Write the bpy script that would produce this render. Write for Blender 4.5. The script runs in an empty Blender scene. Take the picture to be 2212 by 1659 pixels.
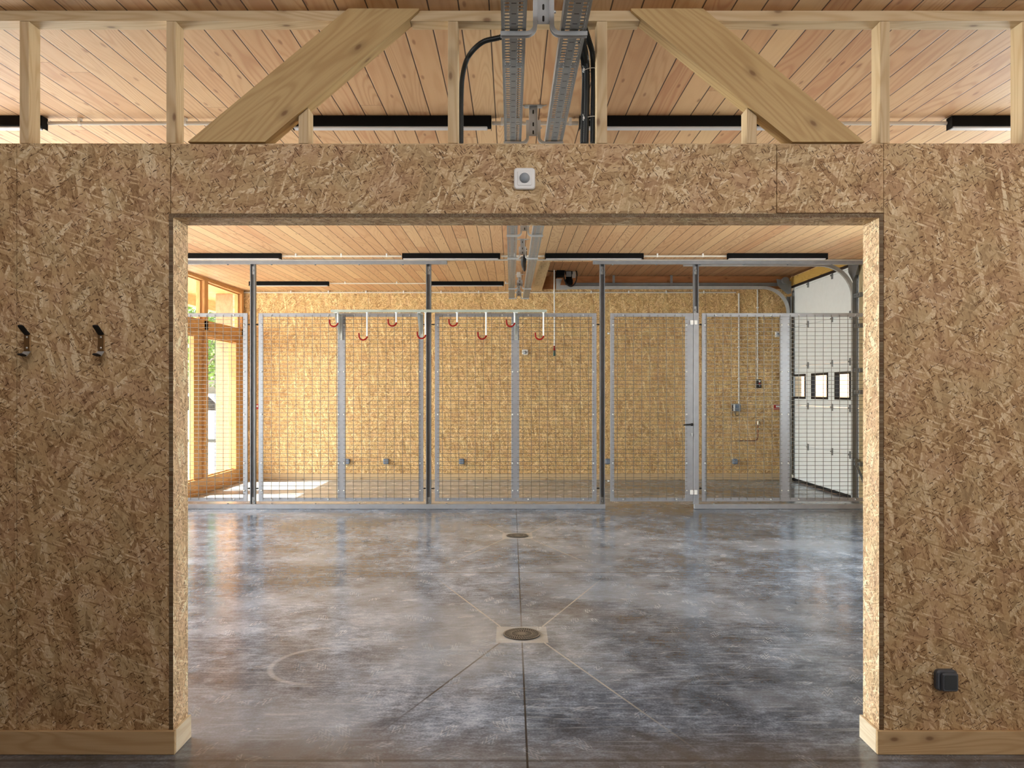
import bpy, math, random
from mathutils import Vector, Matrix
random.seed(7)
C = bpy.context.scene.collection
F, CX, CY, EYE = 1661.0, 1108.0, 846.0, 1.5

def at(x, y, D):
    """the world point that stands D metres away behind photo pixel (x, y)"""
    return Vector(((x - CX) * D / F, D, EYE + (CY - y) * D / F))
def X(x, D): return (x - CX) * D / F
def Z(y, D): return EYE + (CY - y) * D / F
def ceil_z(y): return 3.09 + 0.0133 * (y - 3.2)

# ------------------------------------------------------------------ mesh builder
class MB:
    def __init__(s): s.v = []; s.f = []; s.sm = []
    def add(s, vs, fs, smooth=False):
        b = len(s.v); s.v += [tuple(v) for v in vs]
        for f in fs: s.f.append([b + i for i in f]); s.sm.append(smooth)
    def box(s, x0, x1, y0, y1, z0, z1):
        s.add([(x, y, z) for x in (x0, x1) for y in (y0, y1) for z in (z0, z1)],
              [(0,1,3,2),(4,6,7,5),(0,4,5,1),(2,3,7,6),(0,2,6,4),(1,5,7,3)]); return s
    def bbox(s, x0, x1, y0, y1, z0, z1, b=.002):
        """box with chamfered long edges (all twelve)"""
        xs, ys, zs = (x0, x1), (y0, y1), (z0, z1)
        v = []; idx = {}
        for i in (0,1):
            for j in (0,1):
                for k in (0,1):
                    sx, sy, sz = (1 - 2*i), (1 - 2*j), (1 - 2*k)
                    for a in range(3):
                        p = [xs[i], ys[j], zs[k]]
                        for c, sg in ((0,sx),(1,sy),(2,sz)):
                            if c != a: p[c] += sg * b
                        idx[(i,j,k,a)] = len(v); v.append(p)
        f = []
        # vertex (i,j,k,a) keeps its full extent along axis a
        for i in (0,1): f.append([idx[(i,j,k,0)] for j,k in ((0,0),(0,1),(1,1),(1,0))])
        for j in (0,1): f.append([idx[(i,j,k,1)] for i,k in ((0,0),(1,0),(1,1),(0,1))])
        for k in (0,1): f.append([idx[(i,j,k,2)] for i,j in ((0,0),(0,1),(1,1),(1,0))])
        for i in (0,1):
            for j in (0,1): f.append([idx[(i,j,0,0)], idx[(i,j,0,1)], idx[(i,j,1,1)], idx[(i,j,1,0)]])
            for k in (0,1): f.append([idx[(i,0,k,0)], idx[(i,0,k,2)], idx[(i,1,k,2)], idx[(i,1,k,0)]])
        for j in (0,1):
            for k in (0,1): f.append([idx[(0,j,k,1)], idx[(0,j,k,2)], idx[(1,j,k,2)], idx[(1,j,k,1)]])
        for i in (0,1):
            for j in (0,1):
                for k in (0,1): f.append([idx[(i,j,k,a)] for a in range(3)])
        s.add(v, f); return s
    def prism(s, pts, axis, a, b):
        """polygon pts in the plane across `axis`, stretched from a to b"""
        def p3(p, t):
            return (t, p[0], p[1]) if axis == 'x' else (p[0], t, p[1]) if axis == 'y' else (p[0], p[1], t)
        n = len(pts)
        v = [p3(p, a) for p in pts] + [p3(p, b) for p in pts]
        f = [list(range(n)), list(range(2*n-1, n-1, -1))] + [(i, (i+1) % n, n + (i+1) % n, n + i) for i in range(n)]
        s.add(v, f); return s
    def tube(s, pts, r, n=8, cap=True, prof=None, up=None, smooth=True):
        """sweep a round (or given) profile along a path of points"""
        pts = [Vector(p) for p in pts]
        rs = r if isinstance(r, (list, tuple)) else [r] * len(pts)
        if prof is None:
            prof = [(math.cos(2*math.pi*i/n), math.sin(2*math.pi*i/n)) for i in range(n)]
        else: smooth = False
        n = len(prof); vs = []; nrm = Vector(up) if up else None
        for i, p in enumerate(pts):
            t = (pts[min(i+1, len(pts)-1)] - pts[max(i-1, 0)]).normalized()
            if nrm is None: nrm = t.orthogonal()
            nrm = (nrm - t * nrm.dot(t))
            nrm = nrm.normalized() if nrm.length > 1e-6 else t.orthogonal().normalized()
            bi = t.cross(nrm)
            for a, b in prof: vs.append(p + (nrm * a + bi * b) * rs[i])
        m = len(pts)
        fs = [(i*n+j, i*n+(j+1) % n, (i+1)*n+(j+1) % n, (i+1)*n+j) for i in range(m-1) for j in range(n)]
        s.add(vs, fs, smooth)
        if cap: s.add(vs[:n], [list(range(n-1, -1, -1))]); s.add(vs[-n:], [list(range(n))])
        return s
    def cyl(s, a, b, r, n=12): return s.tube([a, b], r, n)
    def lathe(s, prof, c, axis='z', n=20, smooth=True):
        """spin (radius, height) pairs about an axis through c"""
        vs = []
        for r, h in prof:
            for i in range(n):
                a = 2*math.pi*i/n; p, q = r*math.cos(a), r*math.sin(a)
                o = (p, q, h) if axis == 'z' else (p, h, q) if axis == 'y' else (h, p, q)
                vs.append((c[0]+o[0], c[1]+o[1], c[2]+o[2]))
        m = len(prof)
        s.add(vs, [(i*n+j, i*n+(j+1) % n, (i+1)*n+(j+1) % n, (i+1)*n+j) for i in range(m-1) for j in range(n)], smooth)
        s.add(vs[:n], [list(range(n))]); s.add(vs[-n:], [list(range(n))])
        return s
    def rbox(s, x0, x1, y0, y1, z0, z1, r, n=5, b=0.0):
        """plate facing -y with rounded outline in x/z; b = chamfer at its front (y0)"""
        def ring(y, off):
            o = []
            for cx, cz, a0 in ((x1-r, z1-r, 0), (x0+r, z1-r, 90), (x0+r, z0+r, 180), (x1-r, z0+r, 270)):
                for i in range(n+1):
                    a = math.radians(a0 + 90*i/n); o.append((cx + (r-off)*math.cos(a), y, cz + (r-off)*math.sin(a)))
            return o
        rings = [ring(y1, 0), ring(y0 + b, 0)] + ([ring(y0, b)] if b else [])
        m = len(rings[0]); vs = sum(rings, [])
        fs = [(k*m+i, k*m+(i+1) % m, (k+1)*m+(i+1) % m, (k+1)*m+i) for k in range(len(rings)-1) for i in range(m)]
        s.add(vs, fs); s.add(rings[-1], [list(range(m))]); s.add(rings[0], [list(range(m))])
        return s

def wloc(o):
    l = Vector((0,0,0))
    while o is not None: l += o.location; o = o.parent
    return l
def build(name, mb, mat, parent=None, label=None):
    off = wloc(parent) if parent is not None else Vector((0,0,0))
    me = bpy.data.meshes.new(name)
    me.from_pydata([tuple(Vector(v) - off) for v in mb.v], [], mb.f)
    me.polygons.foreach_set('use_smooth', mb.sm)
    import bmesh
    bm = bmesh.new(); bm.from_mesh(me); bmesh.ops.recalc_face_normals(bm, faces=bm.faces); bm.to_mesh(me); bm.free()
    me.materials.append(mat)
    o = bpy.data.objects.new(name, me); C.objects.link(o)
    if parent is not None: o.parent = parent
    if label: o['label'] = label
    return o
def tag(o, label, cat, group=None, kind='thing'):
    o['label'] = label; o['category'] = cat; o['kind'] = kind
    if group: o['group'] = group
    return o
def thing(name, label, cat, loc=(0,0,0), group=None):
    o = bpy.data.objects.new(name, None); C.objects.link(o); o.location = loc; o.empty_display_size = .1
    return tag(o, label, cat, group)
def struct(name, mb, mat, label=None):
    o = build(name, mb, mat); o['kind'] = 'structure'
    if label: o['label'] = label
    return o
def shell(name, label=None):
    o = bpy.data.objects.new(name, None); C.objects.link(o); o['kind'] = 'structure'
    if label: o['label'] = label
    return o
def copy_tree(o, loc, label=None, group=None):
    c = o.copy(); C.objects.link(c); c.location = loc
    if label: c['label'] = label
    if group: c['group'] = group
    for ch in o.children:
        d = ch.copy(); C.objects.link(d); d.parent = c
        for g in ch.children:
            e = g.copy(); C.objects.link(e); e.parent = d
    return c

# ------------------------------------------------------------------ materials
class N:
    def __init__(s, name):
        s.m = bpy.data.materials.new(name); s.m.use_nodes = True
        s.t = s.m.node_tree; s.b = s.t.nodes['Principled BSDF']
    def n(s, typ, **kw):
        nd = s.t.nodes.new(typ)
        for k, v in kw.items(): setattr(nd, k, v)
        return nd
    def put(s, nd, key, val):
        if val is None: return
        sk = nd.inputs[key]
        if isinstance(val, bpy.types.NodeSocket): s.t.links.new(val, sk)
        else: sk.default_value = val
    def math(s, op, a, b=None, c=None, clamp=False):
        nd = s.n('ShaderNodeMath', operation=op, use_clamp=clamp)
        s.put(nd, 0, a); s.put(nd, 1, b); s.put(nd, 2, c)
        return nd.outputs[0]
    def pos(s): return s.n('ShaderNodeNewGeometry').outputs['Position']
    def obj(s): return s.n('ShaderNodeTexCoord').outputs['Object']
    def sep(s, v):
        nd = s.n('ShaderNodeSeparateXYZ'); s.put(nd, 0, v); return nd.outputs
    def comb(s, x=0., y=0., z=0.):
        nd = s.n('ShaderNodeCombineXYZ'); s.put(nd, 0, x); s.put(nd, 1, y); s.put(nd, 2, z); return nd.outputs[0]
    def map(s, v, rot=(0,0,0), scale=(1,1,1), loc=(0,0,0), typ='POINT'):
        nd = s.n('ShaderNodeMapping', vector_type=typ); s.put(nd, 'Vector', v)
        nd.inputs['Rotation'].default_value = rot; nd.inputs['Scale'].default_value = scale; nd.inputs['Location'].default_value = loc
        return nd.outputs[0]
    def noise(s, v, scale=5., detail=2., rough=.5, dim='3D', dist=0.):
        nd = s.n('ShaderNodeTexNoise', noise_dimensions=dim)
        s.put(nd, 'Vector', v); s.put(nd, 'Scale', scale); s.put(nd, 'Detail', detail); s.put(nd, 'Roughness', rough); s.put(nd, 'Distortion', dist)
        return nd.outputs['Fac']
    def voro(s, v, scale=1., feature='F1', dim='2D', rnd=1.):
        nd = s.n('ShaderNodeTexVoronoi', voronoi_dimensions=dim, feature=feature)
        s.put(nd, 'Vector', v); s.put(nd, 'Scale', scale); s.put(nd, 'Randomness', rnd)
        return nd.outputs
    def white(s, v):
        nd = s.n('ShaderNodeTexWhiteNoise', noise_dimensions='3D'); s.put(nd, 'Vector', v); return nd.outputs
    def ramp(s, f, stops, interp='LINEAR'):
        nd = s.n('ShaderNodeValToRGB'); cr = nd.color_ramp; cr.interpolation = interp
        while len(cr.elements) > 1: cr.elements.remove(cr.elements[-1])
        cr.elements[0].position = stops[0][0]; cr.elements[0].color = col(stops[0][1])
        for p, c in stops[1:]:
            e = cr.elements.new(p); e.color = col(c)
        s.put(nd, 0, f); return nd.outputs[0]
    def mix(s, f, a, b, mode='MIX'):
        nd = s.n('ShaderNodeMix', data_type='RGBA', blend_type=mode)
        s.put(nd, 0, f); s.put(nd, 6, col(a) if isinstance(a, tuple) else a); s.put(nd, 7, col(b) if isinstance(b, tuple) else b)
        return nd.outputs[2]
    def step(s, v, lo, hi):
        nd = s.n('ShaderNodeMapRange', interpolation_type='SMOOTHSTEP')
        s.put(nd, 0, v); s.put(nd, 1, lo); s.put(nd, 2, hi); return nd.outputs[0]
    def bump(s, h, strength=.3, dist=.003):
        nd = s.n('ShaderNodeBump'); s.put(nd, 'Height', h); s.put(nd, 'Strength', strength); s.put(nd, 'Distance', dist)
        s.t.links.new(nd.outputs[0], s.b.inputs['Normal'])
    def fin(s, color=None, rough=.6, metal=0., spec=None):
        if color is not None: s.put(s.b, 'Base Color', col(color) if isinstance(color, tuple) else color)
        s.put(s.b, 'Roughness', rough); s.put(s.b, 'Metallic', metal)
        if spec is not None: s.put(s.b, 'Specular IOR Level', spec)
        return s.m
def lin(c): return c/12.92 if c <= .04045 else ((c+.055)/1.055)**2.4
def col(c):
    """sRGB 0-255 triple -> linear rgba"""
    if len(c) == 4: return c
    return tuple(lin(v/255.) for v in c) + (1.,)

def plain(name, c, rough=.5, metal=0., spec=None, wear=.08):
    k = N(name); n = k.noise(k.obj(), 14., 3.)
    a = tuple(max(0, v*(1-wear)) for v in c); b = tuple(min(255, v*(1+wear)) for v in c)
    return k.fin(k.mix(n, a, b), rough, metal, spec)

def osb(name, plane, horiz=False, pale=0, gain=1.0, fine=1.0, tint=(1,1,1)):
    """oriented strand board: straight layered flakes at many angles, fine slivers, dark chips"""
    k = N(name); p = k.sep(k.pos())
    a, b = {'xz': (0, 2), 'yz': (1, 2), 'xy': (0, 1)}[plane]
    uv = k.comb(p[a], p[b], 0.)
    wob = k.noise(uv, 55., 1., dim='2D')
    j = k.comb(k.math('MULTIPLY', wob, .009), k.math('MULTIPLY', wob, -.007), 0.)
    va = k.n('ShaderNodeVectorMath', operation='ADD'); k.put(va, 0, uv); k.put(va, 1, j); uv = va.outputs[0]
    base = 0. if horiz else math.pi/2
    g = lambda c: tuple(min(255, (v*gain + pale)*q) for v, q in zip(c, tint))
    pal = [(0., g((150,116,78))), (.18, g((172,138,97))), (.42, g((190,157,113))), (.7, g((202,171,128))), (.9, g((216,190,150))), (1., g((230,210,172)))]
    out = None
    for i, (ang, L, W, th) in enumerate(((-12, .085, .013, 0), (38, .075, .010, .5), (-46, .12, .019, .64), (10, .15, .024, .68), (72, .06, .006, .74))):
        m = k.map(k.map(uv, rot=(0,0,-base-math.radians(ang)), loc=(i*3.7, i*1.9, 0)), scale=(1/(L*fine), 1/(W*fine), 1))
        vo = k.voro(m); rg = k.n('ShaderNodeSeparateColor'); k.put(rg, 0, vo['Color'])
        t = k.math('SUBTRACT', rg.outputs[0], k.math('MULTIPLY', k.step(vo['Distance'], .5, .85), .34))
        if out is None: out = t
        else:
            f = k.step(rg.outputs[1], th, th + .03)
            hm = k.n('ShaderNodeMix', data_type='FLOAT'); k.put(hm, 0, f); k.put(hm, 2, out); k.put(hm, 3, t); out = hm.outputs[0]
    gr = k.noise(k.map(k.map(uv, rot=(0,0,-base+.2)), scale=(14/fine, 150/fine, 1)), 1., 2., .6, dim='2D')
    sp = k.noise(uv, 130./fine, 1., .6, dim='2D')
    out = k.math('ADD', k.math('MULTIPLY_ADD', out, 1.0, .0), k.math('MULTIPLY_ADD', gr, .5, k.math('MULTIPLY_ADD', sp, .4, -.44)), clamp=True)
    hue = k.noise(uv, 7./fine, 1., .5, dim='2D')
    out = k.ramp(out, pal)
    out = k.mix(k.math('MULTIPLY', k.step(hue, .5, .72), .3), out, g((188,150,120))); out = k.mix(k.math('MULTIPLY', k.step(hue, .5, .26), .3), out, g((186,168,128)))
    for i, (ang, L, W, th, cc) in enumerate(((24, .018, .0028, .905, (96,62,32)), (-58, .022, .0034, .925, (72,44,22)))):
        m = k.map(k.map(uv, rot=(0,0,-base-math.radians(ang)), loc=(i*5.1+2, i*2.3, 0)), scale=(1/(L*fine), 1/(W*fine), 1))
        vo = k.voro(m); rg = k.n('ShaderNodeSeparateColor'); k.put(rg, 0, vo['Color'])
        f = k.math('MULTIPLY', k.step(rg.outputs[0], th, th+.02), k.math('SUBTRACT', 1., k.step(vo['Distance'], .35, .6)))
        out = k.mix(k.math('MULTIPLY', f, .9), out, cc)
    return k.fin(out, .62, 0., .3)

def fir_planks(name, w, x0, tone=1.0, red=0.):
    """ceiling boards running along Y, tight dark joints, cathedral grain, knots"""
    k = N(name); p = k.sep(k.pos())
    u = k.math('DIVIDE', k.math('SUBTRACT', p[0], x0), w)
    idn = k.math('FLOOR', u); fr = k.math('FRACT', u)
    r1 = k.white(k.comb(idn, 3.1, 0.))['Value']
    v = k.math('ADD', k.math('DIVIDE', p[1], 3.9), k.math('MULTIPLY', r1, 9.))
    jid = k.math('FLOOR', v); fv = k.math('FRACT', v)
    wn = k.white(k.comb(idn, jid, 1.7)); sc = k.n('ShaderNodeSeparateColor'); k.put(sc, 0, wn['Color'])
    rA, rB, rC = sc.outputs[0], sc.outputs[1], sc.outputs[2]
    vec = k.comb(k.math('MULTIPLY_ADD', p[0], 5.5, k.math('MULTIPLY', rA, 31.)), k.math('MULTIPLY_ADD', p[1], .55, k.math('MULTIPLY', rB, 17.)), 0.)
    n = k.noise(vec, 1., 1.5, .45, dim='2D', dist=.25)
    wv = k.math('MULTIPLY_ADD', k.math('SINE', k.math('MULTIPLY', n, k.math('MULTIPLY_ADD', rC, 70., 55.))), .5, .5)
    wv = k.math('POWER', wv, 2.2)
    fn = k.noise(k.comb(k.math('MULTIPLY', p[0], 160.), k.math('MULTIPLY', p[1], 2.2), rA), 1., 2., dim='3D')
    kn = k.voro(k.comb(k.math('MULTIPLY_ADD', p[0], 9., k.math('MULTIPLY', rB, 13.)), k.math('MULTIPLY', p[1], 2.6), 0.))
    ks = k.n('ShaderNodeSeparateColor'); k.put(ks, 0, kn['Color'])
    knot = k.math('MULTIPLY', k.math('SUBTRACT', 1., k.step(kn['Distance'], .03, .10)), k.step(ks.outputs[0], .55, .6))
    lo = k.mix(rC, (206,163,120), (214,180,136)); hi = k.mix(rA, (180,128,90), (196,150,108))
    c = k.mix(k.math('MULTIPLY', wv, k.math('MULTIPLY_ADD', rB, .45, .3)), lo, hi)
    c = k.mix(k.math('MULTIPLY', k.step(fn, .45, .75), .22), c, (182,134,96))
    c = k.mix(k.math('MULTIPLY', k.step(rA, .72, .98), .35), c, (232,202,152))
    c = k.mix(k.math('MULTIPLY', k.step(rB, .8, 1.), .4), c, (196,140,100))
    c = k.mix(k.math('MULTIPLY', knot, .6), c, (136,84,52))
    edge = k.math('MINIMUM', fr, k.math('SUBTRACT', 1., fr))
    gap = k.math('SUBTRACT', 1., k.step(edge, .012, .034))
    fe = k.math('MINIMUM', fv, k.math('SUBTRACT', 1., fv))
    end = k.math('SUBTRACT', 1., k.step(fe, .0002, .0007))
    c = k.mix(k.math('MULTIPLY', end, .6), c, (120,76,44))
    c = k.mix(k.math('MULTIPLY', gap, .93), c, (52,26,10))
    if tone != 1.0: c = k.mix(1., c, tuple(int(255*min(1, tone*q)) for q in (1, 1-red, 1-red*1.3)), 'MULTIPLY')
    k.bump(k.math('SUBTRACT', 1., k.math('MAXIMUM', gap, end)), .5, .004)
    return k.fin(c, .55, 0., .35)

def timber(name, axis, base=(212,188,148), dark=(186,152,106), rot=0., knots=1.):
    """sawn pine: long grain along one axis of the object, some knots"""
    k = N(name); v = k.obj()
    if rot: v = k.map(v, rot=(0, rot, 0))
    p = k.sep(v); i = 'xyz'.index(axis); o = [q for q in range(3) if q != i]
    oi = k.n('ShaderNodeObjectInfo').outputs['Random']
    oo = k.math('MULTIPLY', oi, 37.)
    cross = k.math('ADD', k.math('ADD', p[o[0]], k.math('MULTIPLY', p[o[1]], .9)), oo)
    alo = k.math('ADD', p[i], k.math('MULTIPLY', oi, 11.))
    n = k.noise(k.comb(k.math('MULTIPLY', cross, 7.), k.math('MULTIPLY', alo, .8), 0.), 1., 1.5, .45, dim='2D', dist=.3)
    wv = k.math('POWER', k.math('MULTIPLY_ADD', k.math('SINE', k.math('MULTIPLY', n, 85.)), .5, .5), 2.)
    fn = k.noise(k.comb(k.math('MULTIPLY', cross, 140.), k.math('MULTIPLY', alo, 4.), 0.), 1., 2., dim='2D')
    c = k.mix(k.math('MULTIPLY', wv, .55), base, dark)
    c = k.mix(k.math('MULTIPLY', k.step(fn, .4, .75), .25), c, dark)
    kn = k.voro(k.comb(k.math('MULTIPLY', cross, 9.), k.math('MULTIPLY', alo, 4.2), 0.))
    ks = k.n('ShaderNodeSeparateColor'); k.put(ks, 0, kn['Color'])
    g = k.step(ks.outputs[0], .66, .7)
    halo = k.math('MULTIPLY', k.math('SUBTRACT', 1., k.step(kn['Distance'], .06, .26)), g)
    knot = k.math('MULTIPLY', k.math('SUBTRACT', 1., k.step(kn['Distance'], .03, .10)), g)
    c = k.mix(k.math('MULTIPLY', halo, .45*knots), c, tuple(int(q*.86) for q in dark))
    c = k.mix(k.math('MULTIPLY', knot, .75*knots), c, (104,64,34))
    big = k.noise(v, 2.1, 1.)
    c = k.mix(k.math('MULTIPLY', big, .25), c, tuple(int(q*.9) for q in base))
    return k.fin(c, .6, 0., .35)

def concrete():
    k = N('polished_concrete'); P = k.pos(); p = k.sep(P)
    uv = k.comb(p[0], p[1], 0.)
    n1 = k.noise(uv, .7, 3., .6, dim='2D'); n2 = k.noise(uv, 3.6, 5., .7, dim='2D', dist=.15)
    n3 = k.noise(k.map(uv, rot=(0,0,.35), scale=(1, 2.6, 1)), 13., 3., .7, dim='2D'); n4 = k.noise(uv, 90., 1., .6, dim='2D')
    t = k.math('ADD', k.math('ADD', k.math('MULTIPLY', n1, .34), k.math('MULTIPLY', n2, .40)), k.math('ADD', k.math('MULTIPLY', n3, .30), k.math('MULTIPLY', n4, .16)))
    t = k.math('SUBTRACT', t, .10)
    c = k.ramp(t, [(.36, (60,67,76)), (.44, (82,91,103)), (.505, (104,115,129)), (.57, (130,142,158)), (.65, (164,178,196))])
    brown = k.step(k.noise(uv, 1.1, 3., dim='2D'), .54, .74)
    c = k.mix(k.math('MULTIPLY', brown, .3), c, (104,94,84))
    # dusty shoe prints: oval cells filled with tread ripples, thickest on the right and by the doorway
    prints = None
    for i, (ang, sc, th) in enumerate(((.35, 6.4, .52), (-.5, 5.8, .6), (1.3, 6.8, .6))):
        m = k.map(k.map(uv, rot=(0,0,ang), loc=(i*2.3, i*4.1, 0)), scale=(1.45, .60, 1))
        vo = k.voro(m, sc); s = k.n('ShaderNodeSeparateColor'); k.put(s, 0, vo['Color'])
        inside = k.math('MULTIPLY', k.math('SUBTRACT', 1., k.step(vo['Distance'], .22, .34)), k.step(s.outputs[0], th, th+.02))
        q = k.sep(m); zig = k.math('SINE', k.math('ADD', k.math('MULTIPLY', k.math('PINGPONG', q[0], .022), 300.), k.math('MULTIPLY', q[1], 210.)))
        tread = k.math('MULTIPLY_ADD', k.step(zig, -.1, .5), .7, .3)
        pr = k.math('MULTIPLY', inside, k.math('MULTIPLY', tread, k.math('MULTIPLY_ADD', s.outputs[1], .7, .15)))
        prints = pr if prints is None else k.math('MAXIMUM', prints, pr)
    fade = k.math('MULTIPLY', k.step(k.noise(uv, .8, 2., dim='2D'), .34, .56), k.math('MULTIPLY_ADD', k.step(p[0], -1.2, .7), .75, .25))
    c = k.mix(k.math('MULTIPLY', prints, k.math('MULTIPLY', k.math('MULTIPLY', fade, k.math('MULTIPLY_ADD', n2, 1.6, -.35, True)), .55)), c, (186,192,198))
    scr = k.step(k.noise(k.map(uv, rot=(0,0,.25), scale=(1., 16., 1)), 2.2, 3., .55, dim='2D'), .60, .70)
    c = k.mix(k.math('MULTIPLY', scr, .3), c, (176,184,192))
    dust = k.step(k.noise(k.map(uv, scale=(.7, 1., 1)), 1.0, 3., .6, dim='2D'), .46, .68)
    c = k.mix(k.math('MULTIPLY', dust, .34), c, (176,186,198))
    # tyre-like scuffs: one pale arc on the left, dark arcs on the right
    def arc(cx, cy, r, wd, cond):
        d = k.math('ABSOLUTE', k.math('SUBTRACT', k.math('SQRT', k.math('ADD', k.math('POWER', k.math('SUBTRACT', p[0], cx), 2.), k.math('POWER', k.math('SUBTRACT', p[1], cy), 2.))), r))
        return k.math('MULTIPLY', k.math('SUBTRACT', 1., k.step(d, wd*.3, wd)), cond)
    c = k.mix(k.math('MULTIPLY', arc(-1.03, 4.22, .28, .022, k.math('SUBTRACT', 1., k.step(p[0], -1.1, -.98))), .3), c, (196,200,204))
    dk = k.math('MAXIMUM', arc(1.16, 3.72, .36, .03, k.math('MULTIPLY', k.math('SUBTRACT', 1., k.step(p[0], 1.1, 1.3)), k.step(p[1], 3.6, 3.75))), arc(-.1, 2.55, 1.05, .045, k.math('MULTIPLY', k.step(p[0], .35, .5), k.math('SUBTRACT', 1., k.step(p[1], 3.35, 3.5)))))
    c = k.mix(k.math('MULTIPLY', dk, .5), c, (58,58,58))
    pale = k.math('MULTIPLY', k.step(p[1], 9.8, 10.4), k.math('SUBTRACT', 1., k.step(p[0], -1.5, 3.6)))  # bright reflection on the floor beyond the fence, painted in, fading rightward
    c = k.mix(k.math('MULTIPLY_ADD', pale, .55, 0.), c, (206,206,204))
    # the slab on the viewer's side of the doorway is browner
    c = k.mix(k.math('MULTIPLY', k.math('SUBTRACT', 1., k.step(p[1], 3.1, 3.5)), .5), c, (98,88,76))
    # saw-cut joints: centre line, cross lines and diagonals to each drain, every 3.25 m
    xc = k.math('SUBTRACT', p[0], .066); ax = k.math('ABSOLUTE', xc)
    yy = k.math('ABSOLUTE', k.math('SUBTRACT', k.math('MODULO', k.math('ADD', k.math('SUBTRACT', p[1], 4.75), 33.5+.625), 3.25), 1.625))
    # yy = distance along Y to the nearest drain centre
    lt = lambda v, w: k.math('SUBTRACT', 1., k.step(v, w*.5, w))
    centre = k.math('MULTIPLY', lt(ax, .006), k.step(yy, .13, .135))
    cross = lt(k.math('ABSOLUTE', k.math('SUBTRACT', yy, 1.62)), .005)
    dg = k.math('MULTIPLY', k.math('SUBTRACT', ax, k.math('MULTIPLY_ADD', k.math('SUBTRACT', yy, .15), .42, .13)), .92)
    diag = k.math('MULTIPLY', lt(k.math('ABSOLUTE', dg), .007), k.math('MULTIPLY', k.step(ax, .13, .135), lt(ax, .765)))
    wear = k.step(k.noise(uv, 2.4, 2., dim='2D'), .35, .6)
    c = k.mix(k.math('MULTIPLY', cross, .7), c, (60,54,46))
    c = k.mix(k.math('MULTIPLY', diag, k.math('MULTIPLY_ADD', wear, .25, .7)), c, k.mix(k.math('MAXIMUM', k.step(p[0], 0., .1), k.step(p[1], 4.7, 4.9)), (52,46,38), (176,172,160)))
    c = k.mix(k.math('MULTIPLY', centre, .92), c, (34,28,22))
    # pale mortar bed round each drain
    sq = k.math('MAXIMUM', ax, yy)
    bed = lt(k.math('MAXIMUM', k.math('SUBTRACT', ax, .148), k.math('SUBTRACT', yy, .15)), .012)
    c = k.mix(k.math('MULTIPLY', bed, .5), c, (196,192,180))
    halo = k.math('MULTIPLY', k.math('SUBTRACT', 1., k.step(k.math('MAXIMUM', ax, k.math('MULTIPLY', yy, .8)), .15, .7)), n2)
    c = k.mix(k.math('MULTIPLY', halo, .5), c, (198,197,192))
    r = k.math('ADD', k.math('MULTIPLY_ADD', n2, .18, .09), k.math('MULTIPLY', prints, .15))
    return k.fin(c, r, 0., .5)

def glass():
    m = bpy.data.materials.new('window_glass'); m.use_nodes = True; t = m.node_tree; t.nodes.clear()
    o = t.nodes.new('ShaderNodeOutputMaterial'); x = t.nodes.new('ShaderNodeMixShader')
    a = t.nodes.new('ShaderNodeBsdfTransparent'); b = t.nodes.new('ShaderNodeBsdfGlossy'); l = t.nodes.new('ShaderNodeLayerWeight')
    b.inputs['Roughness'].default_value = .02; l.inputs['Blend'].default_value = .5; pw = t.nodes.new('ShaderNodeMath'); pw.operation = 'POWER'; pw.inputs[1].default_value = 5.; ma = t.nodes.new('ShaderNodeMath'); ma.operation = 'MULTIPLY_ADD'; ma.inputs[1].default_value = .5; ma.inputs[2].default_value = .03; t.links.new(l.outputs['Facing'], pw.inputs[0]); t.links.new(pw.outputs[0], ma.inputs[0])
    a.inputs[0].default_value = (.95,.97,.96,1)
    t.links.new(ma.outputs[0], x.inputs[0]); t.links.new(a.outputs[0], x.inputs[1]); t.links.new(b.outputs[0], x.inputs[2]); t.links.new(x.outputs[0], o.inputs[0])
    return m
def tray_steel():
    k = N('tray_steel'); v = k.obj(); p = k.sep(v); n = k.noise(v, 14., 3.); c = k.mix(n, (140,143,143), (162,165,165))
    y = k.math('ABSOLUTE', k.math('SUBTRACT', k.math('FRACT', k.math('DIVIDE', p[1], .079)), .5)); x = k.math('ABSOLUTE', p[0])
    f = k.math('MULTIPLY', k.math('LESS_THAN', y, .042), k.math('LESS_THAN', x, .009)); c = k.mix(f, c, (22,22,22))
    return k.fin(c, .42, k.math('MULTIPLY_ADD', f, -.45, .45))
def foliage():
    k = N('tree_leaves'); n = k.noise(k.pos(), 3., 3.)
    return k.fin(k.ramp(n, [(.3, (70,104,40)), (.55, (120,156,66)), (.75, (170,196,104))]), .6)

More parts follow.
